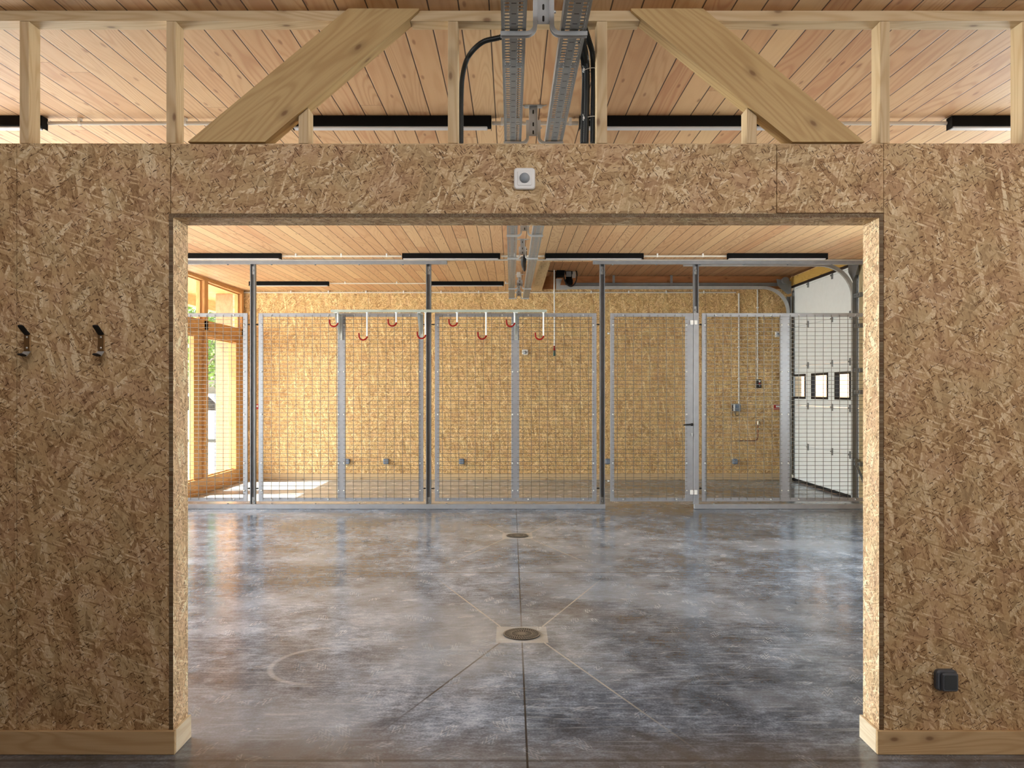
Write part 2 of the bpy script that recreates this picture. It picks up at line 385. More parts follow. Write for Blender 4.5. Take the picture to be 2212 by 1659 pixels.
M = dict(
    osb_wall=osb('osb_board_upright', 'xz'), osb_head=osb('osb_board_level', 'xz', True), osb_side=osb('osb_board_side', 'yz', pale=34, fine=.8),
    osb_soffit=osb('osb_board_soffit', 'xy', True), osb_edge=osb('osb_board_edge', 'yz', gain=.62, fine=.35), osb_far=osb('osb_board_far', 'xz', pale=6, gain=1.10, fine=1.0, tint=(.99, .985, .91)),
    osb_edge_x=osb('osb_board_edge_level', 'xz', True, gain=.62, fine=.35),
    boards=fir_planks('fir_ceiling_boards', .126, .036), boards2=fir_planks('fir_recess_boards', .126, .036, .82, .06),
    pine_x=timber('pine_level', 'x'), pine_z=timber('pine_upright', 'z'), pine_y=timber('pine_deep', 'y'),
    brace_l=timber('pine_brace_rising', 'x', (198,168,116), (170,134,84), rot=math.radians(39.5)), brace_r=timber('pine_brace_falling', 'x', (198,168,116), (170,134,84), rot=math.radians(-39.5)),
    skirt=timber('pine_skirting', 'x', (206,176,132), (180,144,98)), skirt_y=timber('pine_skirting_return', 'y', (238,222,192), (216,190,152)),
    larch_y=timber('larch_level', 'y', (214,164,104), (188,130,74), knots=.4), larch_z=timber('larch_upright', 'z', (214,164,104), (188,130,74), knots=.4),
    glulam=timber('glulam_yellow', 'y', (206,170,92), (184,142,70)), red_x=timber('red_fir_level', 'x', (176,120,76), (150,94,54)),
    jamb=timber('jamb_board', 'z', (186,168,130), (164,144,104)), porch=timber('porch_timber', 'z', (172,142,112), (152,120,90), knots=.3),
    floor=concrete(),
    galv=plain('galvanised_steel', (186,189,189), .42, .4), galv_d=plain('dull_steel', (128,130,130), .45, .4), galv_l=plain('bright_zinc', (214,216,212), .38, .35),
    tray=tray_steel(), post=plain('grey_post', (116,117,119), .45, .25), panel=plain('grey_panel_frame', (150,152,156), .42, .25),
    wire=plain('dark_mesh_wire', (112,108,100), .45, .5), black=plain('black_paint', (13,11,10), .7, 0., .15), black_c=plain('black_conduit', (26,29,28), .42),
    rubber=plain('black_rubber', (22,20,19), .7), white=plain('white_plastic', (232,231,226), .4, wear=.02), diff=plain('opal_diffuser', (204,204,206), .35, wear=.02),
    door=plain('white_door_skin', (240,244,242), .4, wear=.02), pipe=plain('white_conduit', (214,208,196), .45, wear=.04), grey_c=plain('grey_conduit', (176,170,160), .45),
    rail=plain('pale_green_zinc', (172,184,174), .4, .35), rod=plain('white_rod', (238,240,238), .35, wear=.02), red=plain('red_vinyl', (140,16,8), .5, 0., .25),
    zinc_b=plain('matt_zinc_bracket', (206,209,205), .5, .08), sock=plain('grey_socket', (74,78,84), .38), sock_f=plain('blue_grey_socket', (118,130,146), .45), lens=plain('grey_lens', (150,158,164), .2),
    copper=plain('copper_pipe', (112,64,42), .35, .6), brass=plain('brass_tap', (190,176,150), .25, .85), redsign=plain('red_sign', (176,40,34), .5), green=plain('green_plastic', (40,74,60), .5),
    iron=plain('drain_iron', (128,120,106), .5, .3), hole=plain('drain_hole', (44,38,32), .9), hookm=plain('brushed_hook_steel', (150,120,84), .3, .8),
    glass=glass(), leaf=foliage(), bark=plain('tree_bark', (150,140,122), .8), pave=plain('pale_paving', (214,208,196), .8), car=plain('white_car_paint', (226,230,234), .25), tyre=plain('car_tyre', (26,26,28), .8), cladding=plain('peach_cladding', (226,178,136), .7), seal=plain('dark_seal', (34,22,18), .6))

# ------------------------------------------------------------------ the setting
YF, YB = 3.19, 3.336              # near wall: front and back face
XL, XR, YE = -4.566, 4.76, 13.1   # side walls, far wall
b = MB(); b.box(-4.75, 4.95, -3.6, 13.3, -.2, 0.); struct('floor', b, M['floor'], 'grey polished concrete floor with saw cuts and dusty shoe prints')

b = MB()
def slab(m, x0, x1, y0, y1, t=.18):
    m.add([(x0,y0,ceil_z(y0)),(x1,y0,ceil_z(y0)),(x1,y1,ceil_z(y1)),(x0,y1,ceil_z(y1)),(x0,y0,ceil_z(y0)+t),(x1,y0,ceil_z(y0)+t),(x1,y1,ceil_z(y1)+t),(x0,y1,ceil_z(y1)+t)],
          [(0,1,2,3),(4,5,6,7),(0,1,5,4),(1,2,6,5),(2,3,7,6),(3,0,4,7)])
slab(b, -5.0, 5.1, -3.8, 9.95); slab(b, -5.0, .37, 9.95, 13.3)
cl = struct('ceiling', b, M['boards'], 'long fir boards running away from the viewer')
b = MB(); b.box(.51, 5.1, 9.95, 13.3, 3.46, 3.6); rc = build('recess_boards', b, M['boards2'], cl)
b = MB(); b.box(.35, .52, 9.95, 13.1, ceil_z(13.1)-.012, 3.62); bm_ = struct('trim_1', b, M['pine_y'], 'pine beam along the edge of the raised ceiling')
b = MB(); b.box(.52, 4.76, 13.06, 13.12, 3.245, 3.47); struct('trim_2', b, M['red_x'], 'reddish board above the far wall')
b = MB(); b.box(.52, 4.9, 9.95, 9.99, ceil_z(9.95), 3.47); struct('trim_3', b, M['red_x'])

# near wall of strand board with the wide opening
wf = shell('wall_front', 'strand board wall with a wide square opening')
OL, OR, OT = -1.402, 1.527, 2.221   # opening
ZT = 2.530
def panel(x0, x1, z0, z1, mat, y0=YF, y1=YF+.018): 
    m = MB(); m.bbox(x0, x1, y0, y1, z0, z1, .0012); return build('osb_panel', m, mat, wf)
xs = X(40, YF)
panel(-4.7, xs-.0008, .01, ZT, M['osb_wall']); panel(xs+.0008, X(371.6, YF), .01, ZT, M['osb_wall'])
panel(X(1913.4, YF), 4.9, .01, ZT, M['osb_wall'])
panel(X(373, YF), X(1681.3, YF), Z(461.5, YF), ZT-.004, M['osb_head']); panel(X(1682.5, YF), X(1912.6, YF), Z(459.5, YF), ZT-.004, M['osb_head'])
m = MB(); m.box(OL-.018, OL, YF+.001, YB, .0, OT+.0); build('lining_board', m, M['osb_side'], wf)
m = MB(); m.box(OR, OR+.018, YF+.001, YB, .0, OT+.0); build('lining_board', m, M['osb_side'], wf)
m = MB(); m.box(OL-.018, OR+.018, YF+.001, YB, OT, OT+.0185); build('lining_board', m, M['osb_soffit'], wf)
for x0, x1 in ((OL-.0175, OL-.0003), (OR+.0003, OR+.0175)):
    m = MB(); m.box(x0, x1, YF-.0004, YF+.004, .0, OT+.001); build('lining_edge', m, M['osb_edge'], wf)
m = MB(); m.box(OL-.0175, OR+.0175, YF-.0004, YF+.004, OT+.0015, OT+.018); build('lining_edge', m, M['osb_edge_x'], wf)
m = MB(); m.box(-4.7, OL-.019, YF+.019, YB-.019, 0, 2.49); m.box(OR+.019, 4.9, YF+.019, YB-.019, 0, 2.49); m.box(OL-.03, OR+.03, YF+.019, YB-.019, OT+.02, 2.49); build('wall_core', m, M['pine_z'], wf)
m = MB(); m.box(-4.7, OL-.019, YB-.018, YB, 0, ZT); m.box(OR+.019, 4.9, YB-.018, YB, 0, ZT); m.box(OL-.019, OR+.019, YB-.018, YB, OT+.02, ZT); build('back_panel', m, M['osb_wall'], wf)

def skirting(side):
    s = -1 if side == 'left' else 1
    xe, xo = (-1.389, -4.7) if s < 0 else (1.513, 4.9)
    h = .0975; t = .017
    m = MB(); x_in = xe - s*-.0 
    m.bbox(min(xo, xe), max(xo, xe), YF-t, YF-.0005, 0.001, h, .0015)
    o = struct('baseboard_' + side, m, M['skirt'], 'pale pine skirting board turning into the opening')
    m = MB(); xa = xe + s*.0005; xb = xe + s*.0125
    m.bbox(min(xa, xb) - (.0008 if s > 0 else 0), max(xa, xb) + (.0008 if s < 0 else 0), YF-.0006, YB+.004, 0.001, h, .0012); build('return_board', m, M['skirt_y'], o)
skirting('left'); skirting('right')

# far wall
b = MB(); b.box(XL-.1, XR+.1, YE, YE+.2, 0, 3.245)
wb = struct('wall_back', b, M['osb_far'], 'far strand board wall')
for px in (1042.8, 800, 1285.5, 1528):
    m = MB(); m.box(X(px, YE)-.002, X(px, YE)+.002, YE-.0006, YE+.01, .1, 3.23); build('panel_joint', m, M['hole'] if px == 1042.8 else M['osb_edge_x'], wb)
b = MB(); b.bbox(XL+.02, XR-.04, YE-.018, YE-.0005, .001, .0975, .002); struct('baseboard_back', b, M['pine_x'])

# left facade: glazing in the far bay (window_1), a second large window nearer (window_2)
b = MB(); b.box(XL-.16, XL, -3.6, 4.0, 0, 3.4); b.box(XL-.16, XL, 9.6, 10.2, 0, 3.4); b.box(XL-.16, XL, 4.0, 9.6, 0, .25); b.box(XL-.16, XL, 4.0, 9.6, 2.9, 3.4); b.box(XL-.16, XL, 13.06, 13.3, 0, 3.4)
struct('wall_left', b, M['osb_side'])
def glazed(name, y0, y1, mull, z_lo, z_tr0, z_tr1, z_hi, label):
    w = shell(name, label); xa, xb = XL-.10, XL-.005
    m = MB(); m.bbox(xa, xb+.03, y0, y1, z_hi, ceil_z(y1)+.02, .003); build('head_rail', m, M['larch_y'], w)
    m = MB(); m.bbox(xa, xb+.02, y0, y1, 0.001, z_lo, .003); m.bbox(xa-.02, xb+.05, y0, y1, .001, .05, .003); build('sill_rail', m, M['larch_y'], w)
    m = MB(); m.bbox(xa, xb+.03, y0, y1, z_tr0+.10, z_tr1, .003); build('transom', m, M['larch_y'], w)
    m = MB(); m.bbox(xa+.01, xb+.012, y0, y1, z_tr0, z_tr0+.097, .003); build('sash_rail', m, M['larch_y'], w)
    for a, c in mull:
        m = MB(); m.bbox(xa, xb+.03, a, c, z_lo, z_hi, .003); build('mullion', m, M['larch_z'], w)
    ys = [y0] + [v for ac in mull for v in ac] + [y1]
    for i in range(0, len(ys), 2):
        if ys[i+1] - ys[i] < .08: continue
        for za, zb in ((z_lo, z_tr0), (z_tr1, z_hi)):
            m = MB(); m.box(XL-.055, XL-.049, ys[i], ys[i+1], za, zb); build('pane', m, M['glass'], w)
            m = MB(); t = .03
            m.box(XL-.075, XL-.03, ys[i], ys[i]+t, za, zb); m.box(XL-.075, XL-.03, ys[i+1]-t, ys[i+1], za, zb)
            m.box(XL-.075, XL-.03, ys[i]+t, ys[i+1]-t, za, za+t*.6); m.box(XL-.075, XL-.03, ys[i]+t, ys[i+1]-t, zb-t*.6, zb); build('glazing_bead', m, M['larch_z'], w)
    return w
w1 = glazed('window_1', 10.2, 13.06, ((11.39, 11.53), (12.97, 13.055)), .218, 2.318, 2.555, 3.15, 'larch framed glazing at the far left')
m = MB(); m.bbox(XL-.085, XL-.012, 11.10, 11.385, .218, 2.318, .003); build('door_stile', m, M['larch_z'], w1)
m = MB(); m.bbox(XL-.1, XL+.03, 12.69, 12.97, .218, 2.318, .003); build('door_post', m, M['larch_z'], w1)
glazed('window_2', 4.0, 9.6, ((5.8, 5.92), (7.6, 7.72)), .25, 2.2, 2.4, 2.9, 'larch framed glazing nearer on the left')

# right side wall with the sectional door
b = MB(); b.box(XR, XR+.16, -3.6, 4.4, 0, 3.62); b.box(XR, XR+.16, 8.0, 10.5, 0, 3.62); b.box(XR, XR+.16, 4.4, 8.0, 0, .9); b.box(XR, XR+.16, 4.4, 8.0, 2.7, 3.62); b.box(XR+.03, XR+.16, 10.5, 13.3, 3.28, 3.62); b.box(XR+.02, XR+.16, 13.03, 13.3, 0, 3.62)
struct('wall_right', b, M['osb_side'])
b = MB(); b.box(XL-.16, XR+.16, -3.75, -3.6, 0, 3.3); struct('wall_rear', b, M['osb_wall'])
b = MB(); b.bbox(XR-.03, XR+.03, 10.5, 13.05, 3.285, 3.43, .004); struct('trim_4', b, M['glulam'], 'yellow timber header above the white door')
b = MB(); b.bbox(XR-.012, XR, 10.02, 10.5, .0, 3.45, .002); struct('trim_5', b, M['jamb'], 'timber jamb board beside the white door')
w3 = shell('added_window', 'unseen, added timber framed window on the right')  # unseen window, added to let fill light in from the right
m = MB()
for a, c in ((4.4, 4.5), (6.15, 6.25), (7.9, 8.0)): m.bbox(XR-.01, XR+.08, a, c, .9, 2.7, .003)
m.bbox(XR-.01, XR+.08, 4.5, 7.9, .9, 1.0, .003); m.bbox(XR-.01, XR+.08, 4.5, 7.9, 2.6, 2.7, .003); build('window_frame', m, M['larch_y'], w3)
for a, c in ((4.5, 6.15), (6.25, 7.9)): m = MB(); m.box(XR+.04, XR+.046, a, c, 1.0, 2.6); build('pane', m, M['glass'], w3)
d1 = shell('door_1', 'white sectional garage door with three small windows')
zs = [.045, .614, 1.27, 1.922, 2.582, 3.222, 3.272]
DY0, DY1 = 10.52, 13.02
wins = [(X(1713.6,1), X(1744.5,1)), (X(1757.5,1), X(1793,1)), (X(1808,1), X(1842,1))]
wins = [(XR/a if a else 0, XR/c) for a, c in wins]        # depth of each window edge along the side wall
wz0, wz1 = Z(861, 12.9), Z(809, 12.9)
for i in range(6):
    m = MB(); z0, z1 = zs[i] + .002, zs[i+1] - .002
    if i == 2:
        ys = sorted([DY0, DY1] + [v for w in wins for v in w]); 
        m.box(XR, XR+.04, DY0, DY1, z0, wz0); m.box(XR, XR+.04, DY0, DY1, wz1, z1)
        for j in range(0, len(ys), 2): m.box(XR, XR+.04, ys[j], ys[j+1], wz0, wz1)
    else:
        m.bbox(XR, XR+.04, DY0, DY1, z0, z1, .003)
    build('door_panel', m, M['door'], d1)
for yb_, ya_ in wins:
    m = MB(); t = .035
    y0, y1 = min(ya_, yb_), max(ya_, yb_)
    m.box(XR-.012, XR+.05, y0, y0+t, wz0, wz1); m.box(XR-.012, XR+.05, y1-t, y1, wz0, wz1)
    m.box(XR-.012, XR+.05, y0+t, y1-t, wz0, wz0+t); m.box(XR-.012, XR+.05, y0+t, y1-t, wz1-t, wz1)
    f = build('window_frame', m, M['seal'], d1); m = MB(); m.box(XR+.015, XR+.02, y0+t, y1-t, wz0+t, wz1-t); build('pane', m, M['glass'], f)
m = MB(); m.bbox(XR-.008, XR+.04, DY0, DY1, .004, .046, .004); build('bottom_seal', m, M['rubber'], d1, 'black rubber bottom seal')
m = MB(); m.bbox(XR-.02, XR+.045, DY0, DY1, 3.250, 3.285, .003); build('top_seal', m, M['seal'], d1, 'dark top seal')
for z in zs[1:6]:
    for y in (10.78, 11.385, 12.31):
        m = MB(); m.bbox(XR-.014, XR, y-.022, y+.022, z-.055, z+.05, .003); m.cyl((XR-.016, y-.03, z), (XR-.016, y+.03, z), .011, 8); build('hinge', m, M['galv_d'], d1)
m = MB(); m.bbox(XR-.02, XR, 12.92, 13.0, .1, 3.2, .003); build('edge_stile', m, M['galv_d'], d1)

# ------------------------------------------------------------------ timber frame above the near wall
YS0, YS1 = YF + .018, 3.287
GP = 'pine studs above the near wall'
def slope_x(y, a): return a[0] + (y - a[1]) * a[2]     # x of a line through pixel (x0,y0) with dx/dy
# braces: polygon in px on the plane of the near wall face
def brace(name, px, mat, label):
    m = MB(); m.prism([(X(x, YF), Z(y, YF)) for x, y in px], 'y', YF, YF + .075)
    o = build(name, m, mat); o.data.transform(Matrix()); return tag(o, label, 'brace', 'diagonal braces above the near wall')
zb_px = 306.3
LBR = [(409.5, zb_px), (756, 18), (908, 18), (886, 50 - 9), (575, zb_px)]
LBR = [(409.5, zb_px), (756, 18.2), (909, 18.2), (907.5, 23.0), (576, zb_px)]
RBR = [(1716, zb_px), (1368.5, 23.0), (1367, 18.2), (1523, 18.2), (1872, zb_px)]
brace('timber_brace', LBR, M['brace_l'], 'wide diagonal pine brace rising rightward on the left half of the wall')
brace('timber_brace', RBR, M['brace_r'], 'wide diagonal pine brace falling rightward on the right half of the wall')
# bottom plate on top of the board, cut where the braces land
zp0, zp1 = 2.5315, Z(306.0, YF)
def plate(name, pts, label, mat='pine_x', cat='timber plate'):
    m = MB(); m.prism(pts, 'y', YS0, YS1); o = build(name, m, M[mat]); return tag(o, label, cat)
m = MB(); m.bbox(-4.7, 4.9, YS0+.0005, YS1, 2.4915, zp1-.0015, .0015); tag(build('bottom_plate', m, M['pine_x']), 'long thin pine plate lying along the top of the strand board wall', 'timber plate')
pz0, pz1 = Z(45, YS0), Z(23, YS0)
def brx(px_pts, z):   # x of brace edges at height z (world), left and right
    P = [(X(x, YF), Z(y, YF)) for x, y in px_pts]; out = []
    for (x0, z0), (x1, z1) in zip(P, P[1:] + P[:1]):
        if (z0 - z) * (z1 - z) < 0: out.append(x0 + (x1 - x0) * (z - z0) / (z1 - z0))
    return min(out), max(out)
e = .004
plate('top_plate', [(-4.7, pz0), (brx(LBR, pz0)[0]-e, pz0), (brx(LBR, pz1-.004)[0]-e, pz1), (-4.7, pz1)], 'pine top plate against the ceiling, left of the rising brace')
plate('top_plate', [(brx(LBR, pz0)[1]+e, pz0), (brx(RBR, pz0)[0]-e, pz0), (brx(RBR, pz1-.004)[0]-e, pz1), (brx(LBR, pz1-.004)[1]+e, pz1)], 'pine top plate against the ceiling, between the two braces')
plate('top_plate', [(brx(RBR, pz0)[1]+e, pz0), (4.9, pz0), (4.9, pz1), (brx(RBR, pz1-.004)[1]+e, pz1)], 'pine top plate against the ceiling, right of the falling brace')
def stud(x0, x1, label, top=None):
    m = MB(); z0 = zp1
    xa, xb = X(x0, YS0), X(x1, YS0)
    if top is None: m.bbox(xa, xb, YS0, YS1, z0, pz0-.001, .0015)
    else:
        za = min(pz0, top(xa)); zb = min(pz0, top(xb)); m.prism([(xa, z0), (xb, z0), (xb, zb), (xa, za)], 'y', YS0, YS1)
    tag(build('timber_stud', m, M['pine_z']), label, 'stud', GP)
def edge(p, q):
    (x0, z0), (x1, z1) = (X(p[0], YF), Z(p[1], YF)), (X(q[0], YF), Z(q[1], YF))
    return lambda x: z0 + (z1 - z0) * (x - x0) / (x1 - x0) - .003
stud(46, 66.3, 'pine stud farthest left above the wall'); stud(363, 384, 'pine stud just left of the foot of the rising brace')
stud(649, 670, 'short pine stud propping the underside of the rising brace', edge((907.5, 23), (576, zb_px)))
stud(971.5, 993, 'pine stud with one dark knot, left of the cable trays'); stud(1293.5, 1315.5, 'pine stud beside the bundle of black conduits')
stud(1617.5, 1638.6, 'short pine stud propping the underside of the falling brace', edge((1368.5, 23), (1716, zb_px)))
stud(1905.3, 1926.3, 'pine stud just right of the foot of the falling brace'); stud(2213, 2234, 'pine stud at the far right edge above the wall')

# ------------------------------------------------------------------ cable trays and their brackets
def tz(y): return 2.905 + .0133 * (y - 4.3)
def tray(xa, xb, y0, y1, label):
    r = thing('cable_tray', label, 'cable tray', ((xa+xb)/2, y0, tz(y0)), 'steel cable trays under the ceiling')
    w = xb - xa; t = .0012
    us = [0, .014, .031, w*.5-.012, w*.5+.012, w-.031, w-.014, w]
    m = MB(); step = .0265
    def q(x0, x1, ya, yb): 
        m.add([(x0,ya,tz(ya)),(x1,ya,tz(ya)),(x1,yb,tz(yb)),(x0,yb,tz(yb)),(x0,ya,tz(ya)+t),(x1,ya,tz(ya)+t),(x1,yb,tz(yb)+t),(x0,yb,tz(yb)+t)],
              [(0,1,2,3),(4,5,6,7),(0,1,5,4),(1,2,6,5),(2,3,7,6),(3,0,4,7)])
    for a, c in ((0, .014), (.031, w-.031), (w-.014, w)): q(xa+a, xa+c, y0, y1)
    y = y0; i = 0
    while y < y1 - step:
        solid = .0125 if i % 24 else .06
        for a, c in ((.014, .031), (w-.031, w-.014)): q(xa+a, xa+c, y, min(y1, y + solid))
        y += solid + .014; i += 1
    for a, c in ((.014, .031), (w-.031, w-.014)): q(xa+a, xa+c, y, y1)
    y = y0 + .02; i = 0
    while y < min(y1, 5.2):
        for a in (.0225, w-.0225):       # raised dimple lip round each slot
            for dx in (-.0095, .0095):
                m.tube([(xa+a+dx, y+.0125+k_, tz(y)-.0008) for k_ in (0, .014)], .0016, 5)
        y += .0265 if i % 24 else .074; i += 1
    build('perforated_base', m, M['tray'], r)
    m = MB()
    for xx, s in ((xa, 1), (xb, -1)):
        m.add([(xx,y0,tz(y0)),(xx,y1,tz(y1)),(xx,y1,tz(y1)+.048),(xx,y0,tz(y0)+.048),(xx+s*t,y0,tz(y0)),(xx+s*t,y1,tz(y1)),(xx+s*t,y1,tz(y1)+.048),(xx+s*t,y0,tz(y0)+.048)],
              [(0,1,2,3),(4,5,6,7),(0,1,5,4),(2,3,7,6),(1,2,6,5),(0,3,7,4)])
        m.tube([(xx+s*.004, y0, tz(y0)+.048), (xx+s*.004, y1, tz(y1)+.048)], .004, 6)
    build('side_flange', m, M['galv'], r)
    return r
TL, TR = (-.037, .0575), (.192, .289)
tray(TL[0], TL[1], 1.2, 12.45, 'left of the twin perforated steel cable trays, joined by the single black conduit')
tray(TR[0], TR[1], 1.2, 12.45, 'right of the twin perforated steel cable trays, beside the conduit bundle')
def bracket(y, label):
    xm = (TL[1] + TR[0]) / 2; z0 = tz(y); zc = ceil_z(y)
    r = thing('tray_bracket', label, 'tray bracket', (xm, y, zc), 'double arm brackets carrying the cable trays')
    m = MB(); 
    pw = .024
    m.box(xm-pw, xm+pw, y+.014, y+.017, z0+.035, zc-.004); m.box(xm-pw, xm-pw+.003, y-.012, y+.0165, z0+.035, zc-.004); m.box(xm+pw-.003, xm+pw, y-.012, y+.0165, z0+.035, zc-.004)
    build('hanger_post', m, M['galv'], r)
    for zz in (z0+.055, z0+.10, zc-.03): m = MB(); m.rbox(xm-.004, xm+.004, y+.012, y+.014, zz-.011, zz+.011, .0039); build('slot', m, M['hole'], r)
    m = MB(); m.box(xm-.05, xm+.05, y-.02, y+.03, zc-.004, zc-.0005)
    for s in (-1, 1): m.prism([(xm+s*.05, zc-.004), (xm+s*.075, zc+.0-.0005), (xm+s*.072, zc-.004), (xm+s*.046, zc-.012), (xm+s*.03, zc-.012), (xm+s*.03, zc-.009), (xm+s*.044, zc-.009)], 'y', y-.018, y-.012)
    build('ceiling_plate', m, M['galv'], r)
    for s, xe in ((-1, TL[0]-.004), (1, TR[1]+.004)):
        xs_ = xm + s*(pw+.0085); R = .033; zb = z0 - .0125
        path = [(xs_, y, z0+.115), (xs_, y, zb+R)] + [(xs_ + s*R*(1-math.cos(math.radians(a))), y, zb + R*(1-math.sin(math.radians(a)))) for a in (15, 30, 45, 60, 75, 90)] + [(xe, y, zb)]
        m = MB(); prof = [(-.0085, -.013), (-.0085, .013), (.0085, .013), (.0085, .008), (-.0045, .008), (-.0045, -.008), (.0085, -.008), (.0085, -.013)]
        prof = [(-.008,-.013), (.008,-.013), (.008,-.0085), (.003,-.006), (.003,.006), (.008,.0085), (.008,.013), (-.008,.013)]
        prof = [(a*s*-1, c) for a, c in prof]
        m.tube(path, 1., prof=prof, up=(1,0,0)); build('bent_arm', m, M['galv'], r)
        m = MB(); m.lathe([(.006, 0), (.006, .006), (.003, .007)], (xs_ - s*-.0085, y, z0+.075), 'x', 6); build('bolt', m, M['galv_l'], r)
    return r
for y, lb in ((2.96, 'double arm tray bracket nearest the viewer, in front of the wall'), (4.316, 'double arm tray bracket just behind the near wall'), (7.05, 'double arm tray bracket just below the opening lintel'),
              (8.36, 'double arm tray bracket beside the black lights over the fence'), (11.1, 'double arm tray bracket beyond the fence'), (12.4, 'double arm tray bracket at the far end of the trays')):
    bracket(y, lb)

# flexible conduits
def flex(name, pts, r, label, group=None, parent=None):
    P = [Vector(p) for p in pts]; Q = []
    for i in range(len(P)-1):                      # Catmull-Rom
        p0, p1, p2, p3 = P[max(i-1,0)], P[i], P[i+1], P[min(i+2,len(P)-1)]
        n = max(2, int((p2-p1).length / .0035))
        for k in range(n):
            t = k/n; Q.append(.5*((2*p1) + (p2-p0)*t + (2*p0-5*p1+4*p2-p3)*t*t + (3*p1-p0-3*p2+p3)*t**3))
    Q.append(P[-1])
    m = MB(); m.tube(Q, [r if i % 2 else r*.86 for i in range(len(Q))], 10)
    o = build(name, m, M['black_c'], parent)
    if label: tag(o, label, 'conduit', group)
    return o
D = 3.31
G2 = 'black corrugated conduits dropping into the wall'
flex('flexible_conduit', [at(1100,77,3.22), at(1080, 82, 3.23), at(1045, 92, 3.25), at(1016, 122, D), at(1003, 165, D), at(1000, 220, D), at(1000, 270, D), at(1000, 309, D)], .0115, 'single black corrugated conduit curving down left of the cable trays', G2)
flex('flexible_conduit', [at(1266, 56, 3.25), at(1276, 88, 3.28), at(1284, 118, D), at(1286.5, 170, D), at(1285.5, 230, D), at(1284.5, 309, D)], .0128, 'black conduit of the bundle right of the trays, next to the stud', G2)
flex('flexible_conduit', [at(1260, 66, 3.20), at(1267, 105, 3.25), at(1271.5, 140, D-.012), at(1272, 200, D-.012), at(1271, 250, D-.012), at(1269.5, 309, D-.012)], .0128, 'black conduit of the bundle, in its middle', G2)
flex('flexible_conduit', [at(1256, 88, 3.29), at(1262, 120, 3.31), at(1266, 170, D+.022), at(1264, 240, D+.022), at(1262, 309, D+.022)], .0110, 'black conduit of the bundle, on the side of the trays', G2)
for y, lb in ((152, 'upper white cable tie round the black conduits'), (256, 'lower white cable tie round the black conduits')):
    m = MB(); c = at(1277, y, D); P = []
    for i in range(17):
        a = 2*math.pi*i/16; P.append(c + Vector((.0275*math.cos(a), .021*math.sin(a)-.002, .006*math.cos(a))))
    m.tube(P, .0017, 5); m.box(c.x-.029, c.x-.021, c.y-.02, c.y-.012, c.z-.009, c.z+.001); m.tube([c+Vector((-.025,-.016,-.004)), c+Vector((-.03,-.02,.012))], .0013, 4)
    tag(build('cable_tie', m, M['white']), lb, 'cable tie', 'cable ties on the conduit bundle')

# ------------------------------------------------------------------ ceiling lights and conduits
def light(x0, x1, y, label):
    z = ceil_z(y); r = thing('ceiling_light', label, 'light', ((x0+x1)/2, y, z), 'black linear ceiling lights')
    m = MB(); m.bbox(x0, x1, y-.03, y+.03, z-.062, z-.001, .003); build('housing', m, M['black'], r)
    m = MB(); m.bbox(x0+.006, x1-.02, y-.024, y+.024, z-.072, z-.0605, .004); build('diffuser', m, M['diff'], r)
    
    for q in (x0-.003, x1): m = MB(); m.bbox(q, q+.003, y-.031, y+.031, z-.072, z-.001, .001); build('end_cap', m, M['black'], r)
y1 = 4.50; y2 = 9.30; y3 = 11.92
for x0, lb in ((-3.888, 'black strip light of the near row, cut by the left edge of the view'), (-1.275, 'black strip light of the near row, left of the cable trays'), (.402, 'black strip light of the near row, right of the cable trays'), (2.567, 'black strip light of the near row, at the right edge of the view')):
    light(x0, x0+1.157, y1, lb)
for a, c, lb in ((404, 611, 'black strip light above the fence, at the left jamb of the opening'), (874, 1084, 'black strip light above the fence, left of the cable trays'), (1182, 1393, 'black strip light above the fence, just right of the cable trays'), (1576, 1790, 'black strip light above the fence, near the white garage door')):
    light(X(a, y2), X(c, y2), y2, lb)
for a, c, lb in ((543, 714, 'black strip light beyond the fence, crossed by the leftmost post'), (936, 1092, 'black strip light beyond the fence, left of the cable trays')):
    light(X(a, y3), X(c, y3), y3, lb)
def ceil_pipe(x0, x1, y, label, r=.0095, drop=.018, clip=.55, mat='pipe'):
    z = ceil_z(y) - drop; o = thing('ceiling_conduit', label, 'conduit', ((x0+x1)/2, y, z), 'rigid conduits clipped to the ceiling')
    m = MB(); m.cyl((x0, y, z), (x1, y, z), r, 10); build('tube', m, M[mat], o)
    x = x0 + clip*.3
    while x < x1:
        m = MB(); m.box(x-.008, x+.008, y-r-.003, y+r+.003, z+r*.2, ceil_z(y)-.0005); m.tube([(x-.008, y, z), (x+.008, y, z)], r+.0025, 10); build('clip', m, M['white'] if mat == 'pipe' else M[mat], o); x += clip
    return o
ceil_pipe(-2.72, -1.285, y1+.02, 'thin pale conduit of the near row between the two left lights', .011, .03, .62)
ceil_pipe(-.112, .395, y1+.02, 'thin pale conduit of the near row passing above the cable trays', .011, .03, .2)
ceil_pipe(1.568, 2.56, y1+.02, 'thin pale conduit of the near row between the two right lights', .011, .03, .9)
for a, c, lb in ((613, 872, 'pale conduit joining the two left lights above the fence'), (1086, 1180, 'pale conduit joining the two middle lights above the fence'), (1395, 1574, 'pale conduit joining the two right lights above the fence')):
    ceil_pipe(X(a, y2), X(c, y2), y2+.01, lb, .011, .03, .55)
ceil_pipe(X(412-60, 9.72), X(1868+60, 9.72), 9.72, 'long pale conduit running just in front of the fence head rail', .010, .012, .62, 'grey_c')
ceil_pipe(X(716, y3), X(934, y3), y3, 'pale conduit joining the two lights beyond the fence', .009, .028, .8)
ceil_pipe(X(1094, y3), X(1112, y3), y3, 'short pale conduit between the last light and the tray', .009, .028, .05)
o = thing('wall_conduit', 'long pale conduit along the top of the far wall', 'conduit', (0, YE, 3.2))
zc = Z(632, YE)
